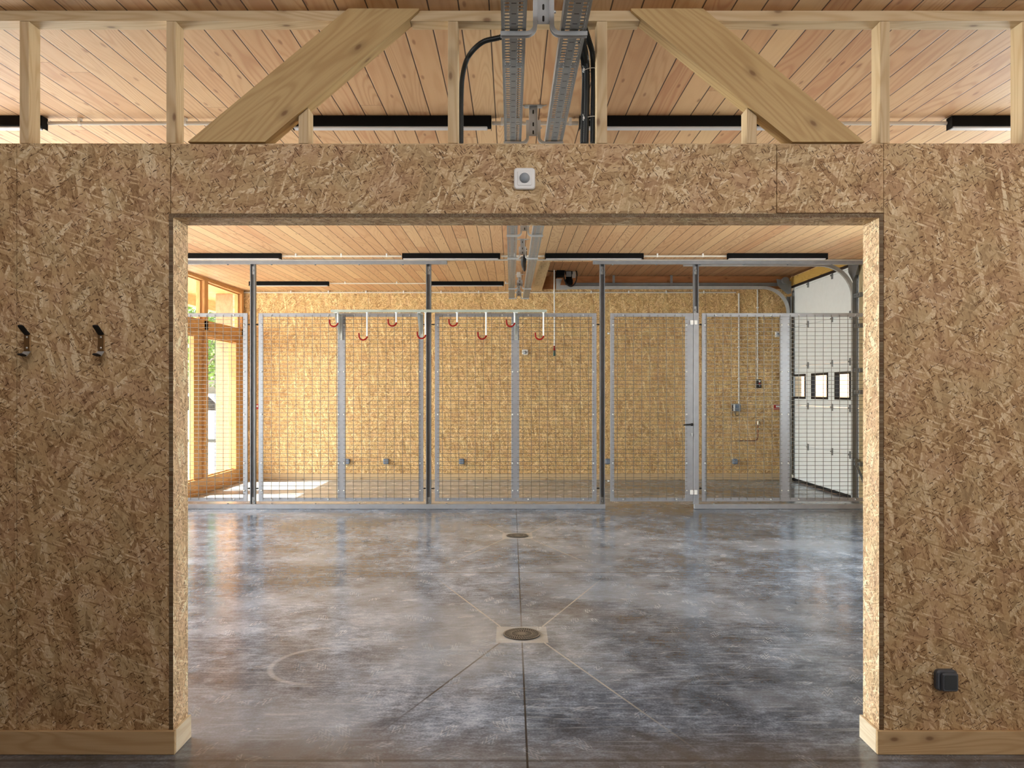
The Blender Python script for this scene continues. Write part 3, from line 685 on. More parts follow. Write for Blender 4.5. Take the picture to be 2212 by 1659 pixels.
m = MB(); m.cyl((X(530, YE), YE-.012, zc), (X(1593, YE), YE-.012, zc), .0115, 10); build('tube', m, M['pipe'], o)
for px in range(552, 1590, 81):
    if abs(px-1118) < 30: continue
    m = MB(); m.bbox(X(px, YE)-.01, X(px, YE)+.01, YE-.026, YE+.001, zc-.015, zc+.03, .002); build('clip', m, M['white'], o)
def down_pipe(px, y0, y1_, label, r, n, mat='pipe'):
    o = thing('wall_conduit', label, 'conduit', (X(px, YE), YE, Z(y1_, YE)))
    m = MB(); m.cyl((X(px, YE), YE-r-.002, Z(y0, YE)), (X(px, YE), YE-r-.002, Z(y1_, YE)), r, 10); build('tube', m, M[mat], o)
    for i in range(n):
        y = y0 + (i+.7)*(y1_-y0)/(n+.5); m = MB(); m.bbox(X(px, YE)-r-.006, X(px, YE)+r+.006, YE-2*r-.006, YE+.001, Z(y, YE)-.01, Z(y, YE)+.01, .002); build('clip', m, M['white'], o)
down_pipe(1599.5, 634, 873, 'pale conduit dropping down the far wall to the grey junction box', .015, 3); down_pipe(1639.7, 626, 820, 'pale conduit dropping down the far wall to the black push-button box', .012, 3)

# ------------------------------------------------------------------ wire mesh fence
YFn = 9.85
PZ0, PZ1 = Z(1083, YFn), Z(676.5, YFn)
zr = ceil_z(YFn)
def rail_obj(x0, x1, top, label):
    m = MB()
    if top: 
        m.bbox(x0, x1, YFn-.03, YFn+.03, zr-.048, zr-.002, .003)
    else: m.bbox(x0, x1, YFn-.035, YFn+.03, .001, .062, .003)
    o = build('fence_rail', m, M['panel']); tag(o, label, 'rail', 'fence rails')
    n = 0; x = x0 + .25
    while x < x1 - .05:
        m = MB(); z = zr-.049 if top else .062
        m.lathe([(.013, 0), (.013, -.007 if top else .007), (.006, -.012 if top else .012)], (x, YFn-.01, z), 'z', 8); build('screw_head', m, M['galv_d'], o); x += .56
    return o
XLF, XRF = X(360, YFn), X(1905, YFn)
rail_obj(XLF, X(970, YFn), True, 'steel head rail of the fence, left of the cable trays'); rail_obj(X(1285, YFn), XRF, True, 'steel head rail of the fence, right of the motor')
rail_obj(XLF, X(1311, YFn), False, 'steel floor rail of the fence, left of the gate'); rail_obj(X(1503, YFn), XRF, False, 'steel floor rail of the fence, right of the gate')
def post(px, label, z0=.063, z1=None):
    x = X(px, YFn); z1 = z1 or zr-.049
    r = thing('fence_post', label, 'post', (x, YFn, z0), 'dark steel fence posts')
    w = .0325
    m = MB(); m.prism([(x-w, YFn-.024), (x-w, YFn+.028), (x+w, YFn+.028), (x+w, YFn-.024), (x+w-.011, YFn-.024), (x+w-.011, YFn+.014), (x-w+.011, YFn+.014), (x-w+.011, YFn-.024)], 'z', z0, z1); build('channel', m, M['post'], r)
    for z in (z1-.075, z0+.035):
        if z < .5 and z0 > .3: continue
        m = MB(); m.rbox(x-.018, x+.018, YFn+.006, YFn+.013, z-.05, z+.05, .004); m.lathe([(.015, .004), (.015, -.006), (.008, -.012)], (x, YFn+.004, z), 'y', 8); build('end_bracket', m, M['galv'], r)
post(550.8, 'dark steel fence post farthest left, by the glazing'); post(930, 'dark steel fence post behind the hook rack'); post(1304.8, 'dark steel fence post at the lock side of the gate'); post(1507, 'short dark steel post above the gate jamb', z0=PZ1+.004)
GM = 'wire mesh fence panels'
def stile(m, x0, x1, z0, z1): m.bbox(x0, x1, YFn-.012, YFn+.012, z0, z1, .002)
def mesh_panel(name, label, px0, px1, mids, wires_from=None, group=GM, cat='fence panel', sw=9.4, right_sw=None):
    x0, x1 = X(px0, YFn), X(px1, YFn); r = thing(name, label, cat, ((x0+x1)/2, YFn, PZ0), group)
    s = sw*YFn/F; rs = (right_sw or sw)*YFn/F; t = .047
    m = MB(); stile(m, x0, x0+s, PZ0, PZ1); stile(m, x1-rs, x1, PZ0, PZ1)
    m.bbox(x0+s, x1-rs, YFn-.0115, YFn+.0115, PZ1-t, PZ1, .002); m.bbox(x0+s, x1-rs, YFn-.0115, YFn+.0115, PZ0, PZ0+t, .002)
    bays = [x0 + s]
    for a, c in mids: stile(m, X(a, YFn), X(c, YFn), PZ0+t+.0005, PZ1-t-.0005); bays += [X(a, YFn), X(c, YFn)]
    bays.append(x1 - rs)
    build('panel_frame', m, M['panel'], r)
    for i in range(0, len(bays), 2):
        a, c = bays[i], bays[i+1]; m = MB(); y = YFn - .0165; g = .0026; ov = .024
        z = PZ1 - t - .035
        while z > PZ0 + t + .002:
            m.box(a-ov, c+ov, y-g, y+g, z-g, z+g); z -= .0519
        x = a + .005 if i == 0 else c - .005
        n = int((c-a)/.1045)
        off = ((c-a) - n*.1045)/2
        for k in range(n+1):
            x = a + off + k*.1045; m.box(x-g, x+g, y-3*g, y-g, PZ0+t-ov, PZ1-t+ov)
        build('wire_mesh', m, M['wire'], r)
        for zz in (PZ1-.10-.052, PZ1-.10-.052*12.5, PZ1-.10-.052*23, PZ1-.10-.052*35, PZ0+.14):
            for xx in (a-.017, c+.017): fx = MB(); fx.lathe([(.011, 0), (.011, -.006), (.005, -.009)], (xx, YFn-.0135, zz), 'y', 6); build('clip_bolt', fx, M['galv_l'], r)
        for zz in (PZ1-.026, PZ0+.026):
            for xx in (a+.115, c-.115): fx = MB(); fx.lathe([(.011, 0), (.011, -.006), (.005, -.009)], (xx, YFn-.0135, zz), 'y', 6); build('clip_bolt', fx, M['galv_l'], r)
    return r, x0, x1
def ties(r, xa, xb, zz=(Z(701, YFn), Z(1055, YFn))):
    for z in zz:
        m = MB(); m.tube([(xa, YFn, z), (xb, YFn, z)], .0055, 8); xm = (xa+xb)/2; m.lathe([(.012,-.006),(.012,.006)], (xm, YFn, z), 'x', 6); build('tie_rod', m, M['rubber'], r)
r, a, c = mesh_panel('mesh_screen', 'wire mesh panel cut by the left jamb, in front of the glazing', 330, 539, []); ties(r, c, X(550.8,YFn)-.0335)
r, a, c = mesh_panel('mesh_screen', 'double wire mesh panel between the two left posts', 563, 918.5, [(733.5, 750.5)]); ties(r, X(550.8,YFn)+.0335, a); ties(r, c, X(930,YFn)-.0335)
r, a, c = mesh_panel('mesh_screen', 'double wire mesh panel with the white pull cord behind it', 943.5, 1292.5, [(1108.5, 1125.5)]); ties(r, X(930,YFn)+.0335, a); ties(r, c, X(1304.8,YFn)-.0335)
r, a, c = mesh_panel('mesh_screen', 'double wire mesh panel in front of the white garage door', 1520, 1880, [(1688.5, 1709)]); ties(r, X(1514,YFn), a)
# gate
r, a, c = mesh_panel('mesh_gate', 'wire mesh gate with a black lever handle', 1322, 1501, [], group='', cat='gate', sw=8.6, right_sw=17)
m = MB(); p = at(1498, 917, YFn); 
m.lathe([(.018, 0), (.018, -.010), (.010, -.012), (.010, -.034)], (p.x, YFn-.0125, p.z), 'y', 12); m.tube([(p.x, YFn-.045, p.z+.002), (p.x-.03, YFn-.047, p.z+.002), (p.x-.115, YFn-.045, p.z-.004)], [.011, .0105, .0085], 10); build('lever_handle', m, M['rubber'], r, 'black lever handle')
m = MB(); p = at(1498, 937, YFn); m.lathe([(.011, 0), (.011, -.012)], (p.x, YFn-.0125, p.z), 'y', 12); m.box(p.x-.006, p.x+.006, YFn-.024, YFn-.0125, p.z-.03, p.z); build('lock_cylinder', m, M['galv'], r)
for y in (720, 1039):
    m = MB(); p = at(1322, y, YFn); m.tube([(p.x-.012, YFn, p.z), (p.x-.002, YFn, p.z)], .006, 8); m.lathe([(.014, -.036), (.014, -.020), (.006, -.012)], (p.x, YFn, p.z), 'x', 8); build('stop_bolt', m, M['galv_l'], r)
for y in (697, 1063):
    m = MB(); p = at(1501, y, YFn); m.bbox(p.x-.040, p.x-.002, YFn-.040, YFn-.0125, p.z-.029, p.z+.029, .004); build('hinge', m, M['white'], r)
r = thing('gate_jamb', 'pale grey steel jamb post carrying the gate hinges', 'post', (X(1507.5, YFn), YFn, .063)); m = MB(); m.bbox(X(1501.8, YFn), X(1513, YFn), YFn-.02, YFn+.03, .063, PZ1+.002, .002); build('box_section', m, M['panel'], r)
for y in (697, 1063):
    m = MB(); p = at(1502, y, YFn); m.bbox(p.x+.002, p.x+.042, YFn-.040, YFn-.0205, p.z-.029, p.z+.029, .004); build('hinge_leaf', m, M['white'], r)

# hook rack in front of the fence
YH = 9.58
def hook_rack(name, label, px0, px1, hooks, brackets):
    x0, x1 = X(px0, YH), X(px1, YH); zt, zb = Z(669.3, YH), Z(674.6, YH)
    r = thing(name, label, 'hook rack', ((x0+x1)/2, YH, zb), 'hook racks on the fence')
    m = MB(); t = .003
    m.box(x0, x1, YH-.03, YH-.03+t, zb, zt); m.box(x0, x1, YH-.03+t, YH+.03, zt-t, zt); m.box(x0, x1, YH+.03-t, YH+.03, zb, zt-t); m.box(x0, x1, YH-.03+t, YH-.012, zb, zb+t); m.box(x0, x1, YH+.012, YH+.03-t, zb, zb+t)
    build('channel_rail', m, M['rail'], r)
    for px in brackets:
        x = X(px, YFn-.02); m = MB()
        yb = YFn - .0265
        m.box(x-.019, x+.019, yb-.006, yb, Z(735, YFn), zb-.001); m.box(x-.019, x-.016, yb-.022, yb-.006, Z(735, YFn), zb-.001); m.box(x+.016, x+.019, yb-.022, yb-.006, Z(735, YFn), zb-.001)
        m.box(x-.019, x+.019, YH-.03, yb-.022, zb-.012, zb-.001)
        m.prism([(YH-.025, zb-.012), (yb-.022, zb-.012), (yb-.022, zb-.26), (yb-.028, zb-.26), (YH-.025, zb-.03)], 'x', x-.022, x-.019)
        b_ = build('bracket', m, M['zinc_b'], r)
        for z in (Z(731, YFn), Z(690, YFn)): m = MB(); m.lathe([(.009, 0), (.009, -.005), (.004, -.009)], (x, yb-.0065, z), 'y', 6); build('bracket_bolt', m, M['galv_l'], b_)
    for px, yr in hooks:
        x = X(px, YH); z = Z(yr, YH); m = MB()
        m.tube([(x, YH, zb+.004), (x, YH, z)], .0095, 10); m.lathe([(.017, 0), (.017, -.006)], (x, YH, zb-.0005), 'z', 6); h = build('hook', m, M['rod'], r)
        R = .050; P = [Vector((x, YH, z+.012)), Vector((x, YH, z))]
        P = [Vector((x + .006, YH, z - .004))]
        for a in range(-25, -181, -15): P.append(Vector((x - R + R*math.cos(math.radians(a)) + .0, YH, z - .012 + R*math.sin(math.radians(a)) + .014)))
        P.append(P[-1] + Vector((-.002, 0, .03))); P.append(P[-1] + Vector((-.001, 0, .012)))
        m = MB(); m.tube(P, [.0098]*(len(P)-1) + [.007], 10); build('hook_grip', m, M['red'], h, 'red plastic coated hook')
    return r
hook_rack('hook_rack', 'left zinc rail of the rack with four red hooks', 719.5, 976, [(733.5, 697), (797, 726), (860, 696), (923, 723)], [740.5, 914.5])
hook_rack('hook_rack', 'right zinc rail of the rack with four red hooks', 976.6, 1185, [(991.4, 696), (1054, 724), (1115.5, 697), (1178, 725)], [1119])

# ------------------------------------------------------------------ things on the near wall
p = at(1137, 387.5, YF)
r = thing('motion_sensor', 'white square motion sensor in the middle of the lintel board', 'motion sensor', (p.x, YF, p.z))
m = MB(); m.rbox(p.x-.0442, p.x+.0442, YF-.016, YF+.001, p.z-.0442, p.z+.0442, .014, 6, .004); build('faceplate', m, M['white'], r)
m = MB(); m.rbox(p.x-.030, p.x+.030, YF-.0185, YF-.0155, p.z-.030, p.z+.030, .006, 4, .002); build('inner_frame', m, M['white'], r)
m = MB(); m.lathe([(.0215*math.cos(math.radians(a)), -.0185 - .017*math.sin(math.radians(a))) for a in (0, 20, 40, 60, 78, 90)], (p.x, YF, p.z+.001), 'y', 24); build('lens_dome', m, M['lens'], r)
# coat hooks
def coat_hook(px, label):
    p = at(px, 740, YF)
    r = thing('coat_hook', label, 'coat hook', (p.x, YF, p.z), 'black tipped coat hooks on the left wall')
    w = .0135; y0 = YF
    m = MB(); m.bbox(p.x-w, p.x+w, y0-.006, y0+.001, p.z-.036, p.z+.035, .0015)
    build('backplate', m, M['hookm'], r)
    m = MB(); m.prism([(y0-.006, p.z-.0365), (y0-.001, p.z-.0365), (y0-.026, p.z-.058), (y0-.031, p.z-.054)], 'x', p.x-w, p.x+w); build('lower_bend', m, M['galv'], r)
    for z in (p.z+.022, p.z-.022): m = MB(); m.lathe([(.004, 0), (.004, -.0015), (.001, -.002)], (p.x, y0-.006, z), 'y', 8); build('screw', m, M['galv_l'], r)
    def tip(a, b_, n, nm):
        m = MB(); a = Vector(a); b_ = Vector(b_); d = (b_-a).normalized(); P = [a + (b_-a)*t for t in (0, .5, .85)] + [b_ - d*.002, b_]
        prof = [(w*1.0*math.cos(q), .0045*math.sin(q)) for q in [2*math.pi*i/14 for i in range(14)]]
        m.tube(P, [1, 1, 1, .82, .4], prof=prof, up=(1,0,0)); build(nm, m, M['rubber'], r)
    tip((p.x, y0-.004, p.z+.034), (p.x, y0-.052, p.z+.068), 1, 'upper_prong'); tip((p.x, y0-.028, p.z-.055), (p.x, y0-.052, p.z-.050), 1, 'lower_prong')
coat_hook(64, 'black tipped coat hook farther left on the dark wall'); coat_hook(223.5, 'black tipped coat hook nearer the opening')
# socket on the right
p = at(2045, 1467, YF); 
r = thing('wall_socket', 'dark grey rounded weatherproof socket low on the right wall', 'socket', (p.x, YF, p.z))
m = MB(); m.rbox(p.x-.046, p.x+.042, YF-.022, YF+.001, p.z-.043, p.z+.044, .018, 6, .006); build('housing', m, M['sock'], r)
m = MB(); m.rbox(p.x-.030, p.x+.038, YF-.036, YF-.0215, p.z-.040, p.z+.036, .011, 5, .005); l_ = build('hinged_lid', m, M['sock'], r)
m = MB(); m.rbox(p.x-.022, p.x+.030, YF-.0375, YF-.0355, p.z-.031, p.z+.029, .007, 5, .001); build('lid_panel', m, plain('dark_lid_panel', (52,56,58), .5), l_)

# ------------------------------------------------------------------ things on the far wall
def far_box(name, label, cat, px0, px1, y0, y1_, depth, mat, rr=.01, extra=None, group=None):
    a = at(px0, y1_, YE); c = at(px1, y0, YE)
    r = thing(name, label, cat, ((a.x+c.x)/2, YE, a.z), group)
    m = MB(); m.rbox(a.x, c.x, YE-depth, YE+.001, a.z, c.z, rr, 4, min(.008, depth*.3)); build('housing', m, M[mat], r)
    if extra: extra(r, a, c)
    return r
def lid(r, a, c):
    m = MB(); w = c.x-a.x; h = c.z-a.z; m.rbox(a.x+w*.18, c.x-w*.08, YE-.058, YE-.045, a.z+h*.12, c.z-h*.12, .008, 4, .004); build('hinged_lid', m, M['sock_f'], r)
GS = 'grey sockets low on the far wall'
for a, c, lb in ((748.5, 760, 'grey socket low on the far wall, half hidden by the first middle stile'), (832.5, 844, 'grey socket low on the far wall midway between the two left fence posts'), (996, 1007, 'grey socket low on the far wall right of the second post'), (1311, 1321.5, 'grey socket low on the far wall seen in the gate gap'), (1585.5, 1596.5, 'grey socket low on the far wall under the copper pipe')):
    far_box('wall_socket', lb, 'socket', a, c, 990.5, 1002.5, .046, 'sock_f', .02, lid, GS)
def dome(r, a, c):
    m = MB(); m.lathe([(.03*math.cos(math.radians(q)), -.055-.03*math.sin(math.radians(q))) for q in (0, 30, 60, 90)], ((a.x+c.x)/2, YE, a.z+(c.z-a.z)*.42), 'y', 14); build('lens_dome', m, M['lens'], r)
far_box('motion_sensor', 'small white sensor on the far wall left of the pull cord', 'motion sensor', 1132, 1144.5, 755, 766.5, .056, 'white', .015, dome)
far_box('motion_sensor', 'small white sensor on the far wall beside the garage door', 'motion sensor', 1678, 1685.5, 716, 728.5, .045, 'white', .01, dome)
def jb(r, a, c):
    m = MB(); m.bbox(a.x, a.x+.024, YE-.095, YE-.005, a.z+.005, c.z-.005, .003); build('side_cover', m, M['white'], r)
    m = MB(); x = (a.x+c.x)/2; P = [(x-.02, YE-.03, a.z+.01)] + [(x-.02+.035*(1-math.cos(math.radians(t))), YE-.03, a.z-.04-.035*math.sin(math.radians(t))) for t in range(0, 181, 20)] + [(x+.05, YE-.03, a.z+.01)]
    m.tube(P, .0055, 6); build('cable_loop', m, M['black_c'], r)
far_box('junction_box', 'grey junction box with a looped black cable on the far wall', 'junction box', 1585.5, 1601, 872, 888.5, .085, 'sock_f', .006, jb)
def pb(r, a, c):
    x = (a.x+c.x)/2; h = c.z-a.z
    for f, mt in ((.74, 'white'), (.5, 'redsign'), (.25, 'galv_d')):
        m = MB(); m.lathe([(.015, -.058), (.015, -.067), (.010, -.07)], (x+.003, YE, a.z+h*f), 'y', 10); build('push_button', m, M[mt], r)
far_box('control_box', 'black push-button box on the far wall beneath a conduit', 'control box', 1637.5, 1646.5, 819.5, 838, .06, 'rubber', .008, pb)
def sg(r, a, c):
    m = MB(); w = c.x-a.x; h = c.z-a.z; m.box(a.x+w*.3, c.x-w*.12, YE-.0085, YE-.0075, a.z+h*.42, c.z-h*.22); build('white_panel', m, M['white'], r)
far_box('safety_sign', 'red sign with a white panel on the far wall by the garage door', 'sign', 1675.5, 1690, 873.5, 885, .008, 'redsign', .003, sg)
far_box('safety_sign', 'small red sign on the far wall behind the leftmost post', 'sign', 556.5, 562.2, 873, 884, .008, 'redsign', .003, sg)
# copper pipe and tap
r = thing('water_tap', 'copper pipe bending up to a small chrome tap on the far wall', 'tap', at(1640, 952, YE))
y = YE-.028; pts = [at(1593, 952, YE), at(1632, 952, YE)]
cc = at(1632, 945, YE); P = [(at(1593.5, 952, YE).x, y, at(0, 952, YE).z), (at(1632, 0, YE).x, y, at(0, 952, YE).z)]
R = .065; bx, bz = P[1][0], P[1][2]
P += [(bx + R*math.sin(math.radians(t)), y, bz + R*(1-math.cos(math.radians(t)))) for t in (20, 40, 60, 80, 90)] + [(bx+R, y, Z(916, YE))]
m = MB(); m.tube(P, .009, 8); build('pipe', m, M['copper'], r)
for px, py in ((1597, 952), (1609, 952), (1641, 926)):
    m = MB(); q = at(px, py, YE); m.lathe([(.017, -.04), (.017, .0)], (q.x, YE, q.z), 'y', 10); build('pipe_clip', m, M['brass'], r)
m = MB(); q = at(1641, 912, YE); m.lathe([(.02, -.045), (.024, -.02), (.016, .02), (.02, .04)], (q.x, y, q.z), 'z', 10); m.tube([(q.x, y, q.z+.0), (q.x, y-.06, q.z+.012), (q.x, y-.085, q.z-.02)], .011, 8); m.tube([(q.x-.05, y-.02, q.z+.045), (q.x+.05, y-.02, q.z+.045)], .009, 8); build('tap_body', m, M['brass'], r)

# ------------------------------------------------------------------ door motor, tracks, pull cord
Yt0, Yt1 = 10.58, 12.93
def track(Y, z, x0, px_v, label, s, R):
    r = thing('door_track', label, 'door track', (XR-.06, Y, 0), 'curved steel door tracks')
    xv = px_v
    prof = [(-.028, -.02), (-.028, .02), (.028, .02), (.028, .016), (-.024, .016), (-.024, -.016), (.028, -.016), (.028, -.02)]
    m = MB(); P = [(x0, Y, z), (xv-R, Y, z)] + [(xv - R + R*math.sin(math.radians(t)), Y, z - R*(1-math.cos(math.radians(t)))) for t in range(8, 91, 8)] + [(xv, Y, z-R-.02), (xv, Y, .03)]
    m.tube(P, 1., prof=[(a*.9, c) for a, c in prof], up=(0,0,1)); build('roller_track', m, M['galv'], r)
    m = MB(); m.bbox(xv+.035, xv+.045, Y-.04, Y+.02, .005, 3.1, .002); m.bbox(xv-.02, xv+.035, Y+s*.022, Y+s*.026, .005, 3.1, .001); build('angle_upright', m, M['galv_d'], r)
    return r
t1 = track(Yt1, Z(621.5, Yt1), X(1228, Yt1), XR-.10, 'curved steel door track at the far wall', 1, .42)
m = MB(); m.bbox(X(1245, Yt1), XR-.18, Yt1+.04, Yt1+.075, Z(617, Yt1), Z(610, Yt1), .003); build('angle_rail', m, M['galv_d'], t1)
m = MB(); p = at(1700, 606, Yt1-.05); m.lathe([(.055, -.04), (.06, 0), (.055, .04)], (p.x, p.y, p.z), 'y', 16); m.prism([(X(1680, Yt1), Z(603, Yt1)), (X(1712, Yt1), Z(608, Yt1)), (X(1712, Yt1), Z(634, Yt1)), (X(1704, Yt1), Z(636, Yt1)), (X(1683, Yt1), Z(618, Yt1))], 'y', Yt1-.03, Yt1-.02); build('corner_bracket', m, M['galv_d'], t1)
for px in (1330, 1455):
    m = MB(); x = X(px, Yt1); m.box(x-.02, x+.02, Yt1+.02, Yt1+.024, Z(618, Yt1), 3.459); build('hanger', m, M['galv_d'], t1)
t2 = track(Yt0, Z(571.5, Yt0), X(1480, Yt0), XR-.03-.02, 'curved steel door track at the near side of the garage door', -1, .46)
for y_ in (705, 737, 800, 847, 1000):
    m = MB(); z = Z(y_ if y_ != 737 else 640, Yt0); m.bbox(XR-.06, XR-.012, Yt0-.22, Yt0-.03, z-.028, z+.028, .002)
    for dy in (-.18, -.08): m.lathe([(.01, 0), (.01, -.006)], (XR-.062, Yt0+dy, z), 'x', 6)
    build('wall_bracket', m, M['galv_d'], t2)
m = MB(); q = at(1857, 998, Yt0-.12); m.tube([(q.x-.03, q.y, q.z), (q.x+.02, q.y-.2, q.z-.30)], .012, 8); m.tube([(q.x-.05, q.y, q.z), (q.x, q.y-.2, q.z-.30)], .008, 8)
m.lathe([(.03, -.02), (.035, 0), (.03, .02)], (q.x-.02, q.y, q.z+.02), 'y', 12); build('cable_arm', m, M['galv_d'], t2)
m = MB(); m.prism([(10.34, 3.27), (10.70, 3.27), (10.70, 3.16), (10.56, 3.02), (10.48, 3.08)], 'x', XR-.07, XR-.066); build('corner_bracket', m, M['galv_d'], t2)
# motor
YM = 12.55
p = at(1226, 598, YM); zt_ = 3.459
r = thing('door_motor', 'black door motor with coiled cable hanging beyond the fence', 'door motor', (p.x, YM, p.z), None)
m = MB(); a, c = at(1205.5, 599, YM), at(1222, 566, YM); m.bbox(a.x, c.x, YM-.14, YM+.06, a.z, c.z, .012); m.box(a.x-.008, a.x+.004, YM-.1, YM+.09, a.z-.02, zt_-.02); build('control_unit', m, M['black'], r)
m = MB(); a, c = at(1224, 585, YM), at(1240, 560, YM); m.lathe([(.055, .16), (.062, .14), (.062, .03), (.05, .02), (.05, -.05), (.062, -.06), (.062, -.13), (.045, -.15)], (at(1233, 0, YM).x, YM, at(0, 596, YM).z), 'z', 16); build('motor_body', m, M['black'], r)
m = MB(); q = at(1232, 593, YM); m.rbox(q.x-.042, q.x+.042, YM-.068, YM-.055, q.z-.045, q.z+.04, .006); build('rating_plate', m, M['galv_d'], r)
m = MB(); q = at(1238, 598, YM)
P = [(q.x + (.105+.008*math.sin(t*.9))*math.cos(t) - .015, YM-.085-.004*math.sin(t*2.3), q.z + (.165+.006*math.cos(t*1.7))*math.sin(t)) for t in [i*math.pi/12 for i in range(0, 73)]]
m.tube(P, .0075, 6); build('coiled_cable', m, M['rubber'], r)
m = MB(); m.tube([at(1163, 584.5, YM-.2), at(1185, 585, YM-.1), at(1208, 587, YM-.1), at(1228, 583, YM-.12), at(1236, 574, YM-.1)], .0065, 6); m.tube([at(1238, 576, YM-.1), at(1252, 581, YM-.1), at(1261, 580, YM-.06), at(1265, 574, YM-.02)], .006, 6); build('supply_cable', m, M['rubber'], r)
m = MB(); a = at(1206, 600, YM); m.prism([(at(1205,0,YM).x, at(0,602,YM).z), (at(1218,0,YM).x, at(0,602,YM).z), (at(1214,0,YM).x, at(0,616,YM).z), (at(1206,0,YM).x, at(0,616,YM).z)], 'y', YM+.0, YM+.12); m.box(at(1206,0,YM).x, at(1230,0,YM).x, YM, YM+.12, at(0,625,YM).z, at(0,616,YM).z); m.box(at(1226,0,YM).x, at(1246,0,YM).x, YM+.02, YM+.1, at(0,572,YM).z, zt_-.01); m.box(at(1240,0,YM).x, at(1247,0,YM).x, YM-.02, YM+.02, at(0,600,YM).z, at(0,578,YM).z); build('mounting_bracket', m, M['galv'], r)
m = MB(); m.cyl((at(1226,0,YM).x, YM+.06, at(0,620,YM).z), (at(1226,0,YM).x, 10.95, at(0,620,YM).z), .013, 8); 
# pull cord
r = thing('pull_cord', 'white pull cord with red and green end tags hanging from the door motor', 'cord', at(1201.5, 760, YM-.16))
m = MB(); m.tube([at(1200.8, 566, YM-.16), at(1201.2, 640, YM-.16), at(1201.6, 700, YM-.16), at(1201.3, 750, YM-.16)], .0095, 8); build('rope', m, M['rod'], r)
m = MB(); q = at(1201.3, 757, YM-.16); m.tube([at(1201.3, 747, YM-.16), q], [.011, .018], 8); build('red_tag', m, M['red'], r); m = MB(); m.tube([q, at(1201.3, 769, YM-.16)], [.017, .019], 8); build('green_tag', m, M['green'], r)
# black connectors between the trays and ceiling box
r = thing('hanging_connector', 'black cable with a grey gland hanging between the trays above the fence', 'connector', at(1145, 550, 9.0))
m = MB(); m.tube([at(1141, 537, 8.7), at(1139, 540, 8.7), at(1138, 552, 8.7), at(1137, 566, 9.0), at(1137, 584, 9.4)], [.010, .016, .020, .020, .014], 8); build('cable', m, M['rubber'], r); m = MB(); m.tube([at(1132, 556, 9.2), at(1133, 570, 9.3), at(1135, 582, 9.4)], [.02, .022, .014], 8); build('gland', m, M['galv_d'], r)
a, c = at(1120, 591, 10.9), at(1128.5, 580, 10.9)
r = thing('ceiling_junction_box', 'small grey junction box on the ceiling between the far trays', 'junction box', (a.x, 10.9, a.z)); m = MB(); m.bbox(a.x, c.x, 10.87, 10.93, ceil_z(10.9)-.075, ceil_z(10.9)-.001, .004); build('housing', m, M['grey_c'], r)

# ------------------------------------------------------------------ floor drains
def drain(y, label):
    x = .066; r = thing('floor_drain', label, 'drain', (x, y, 0), 'round floor drains')
    R = .114
    m = MB(); m.lathe([(R, .0008), (R, .0035), (R-.006, .004)], (x, y, 0), 'z', 40); build('pit', m, M['hole'], r)
    m = MB(); m.lathe([(R+.001, .001), (R+.001, .006), (R-.009, .0065)], (x, y, 0), 'z', 40)
    m = MB()
    for k in range(40):
        a0, a1 = 2*math.pi*k/40, 2*math.pi*(k+1)/40
        m.add([(x+q*math.cos(a), y+q*math.sin(a), .0065) for a in (a0, a1) for q in (R-.010, R)], [(0,1,3,2)])
    for ring, (ra, rb, n) in enumerate(((.028, .062, 22), (.068, .102, 40))):
        for k in range(n):
            a = 2*math.pi*k/n + ring*.1; dx, dy = math.cos(a), math.sin(a); ta = a + .55; px, py = -math.sin(ta), math.cos(ta); hw = .0032
            A = Vector((x+dx*ra, y+dy*ra, 0)); B_ = Vector((x+math.cos(a+.22)*rb, y+math.sin(a+.22)*rb, 0))
            n_ = (B_-A).normalized(); sd = Vector((-n_.y, n_.x, 0))*hw
            m.add([A-sd+Vector((0,0,.0068)), A+sd+Vector((0,0,.0068)), B_+sd+Vector((0,0,.0068)), B_-sd+Vector((0,0,.0068))], [(0,1,2,3)])
    for ra, rb in ((.0, .027), (.062, .068)):
        for k in range(36):
            a0, a1 = 2*math.pi*k/36, 2*math.pi*(k+1)/36
            m.add([(x+q*math.cos(a), y+q*math.sin(a), .007) for a in (a0, a1) for q in (ra, rb)], [(0,1,3,2)])
    build('grate', m, M['iron'], r)
drain(4.75, 'round iron floor drain nearest the viewer'); drain(8.0, 'round iron floor drain in front of the fence')

# ------------------------------------------------------------------ outside
b = MB(); b.box(-60, XL-.17, -20, 80, -.25, -.03); b.box(XR+.17, 60, -20, 80, -.25, -.03); b.box(XL-.17, XR+.17, 13.31, 80, -.25, -.03); struct('exterior_ground', b, M['pave'])
b = MB(); b.box(-5.75, XL-.11, 3.0, 17.5, 3.2, 3.42); ps = struct('exterior_soffit', b, M['larch_y'], 'timber soffit of the porch outside the glazing')
b = MB(); b.box(-9.5, -5.76, 3.0, 10.0, 3.2, 3.42); build('sun_blocker', b, M['larch_y'], ps)  # unseen slab added to keep the sun out of the nearer left window
b = MB(); b.box(-5.75, -5.6, 3.0, 17.5, 3.02, 3.2); build('fascia', b, M['larch_y'], ps)
b = MB(); b.bbox(-5.13, -4.83, 13.35, 13.62, -.03, 3.2, .006); struct('exterior_column', b, M['porch'], 'wide porch column outside the glazing')
random.seed(3)
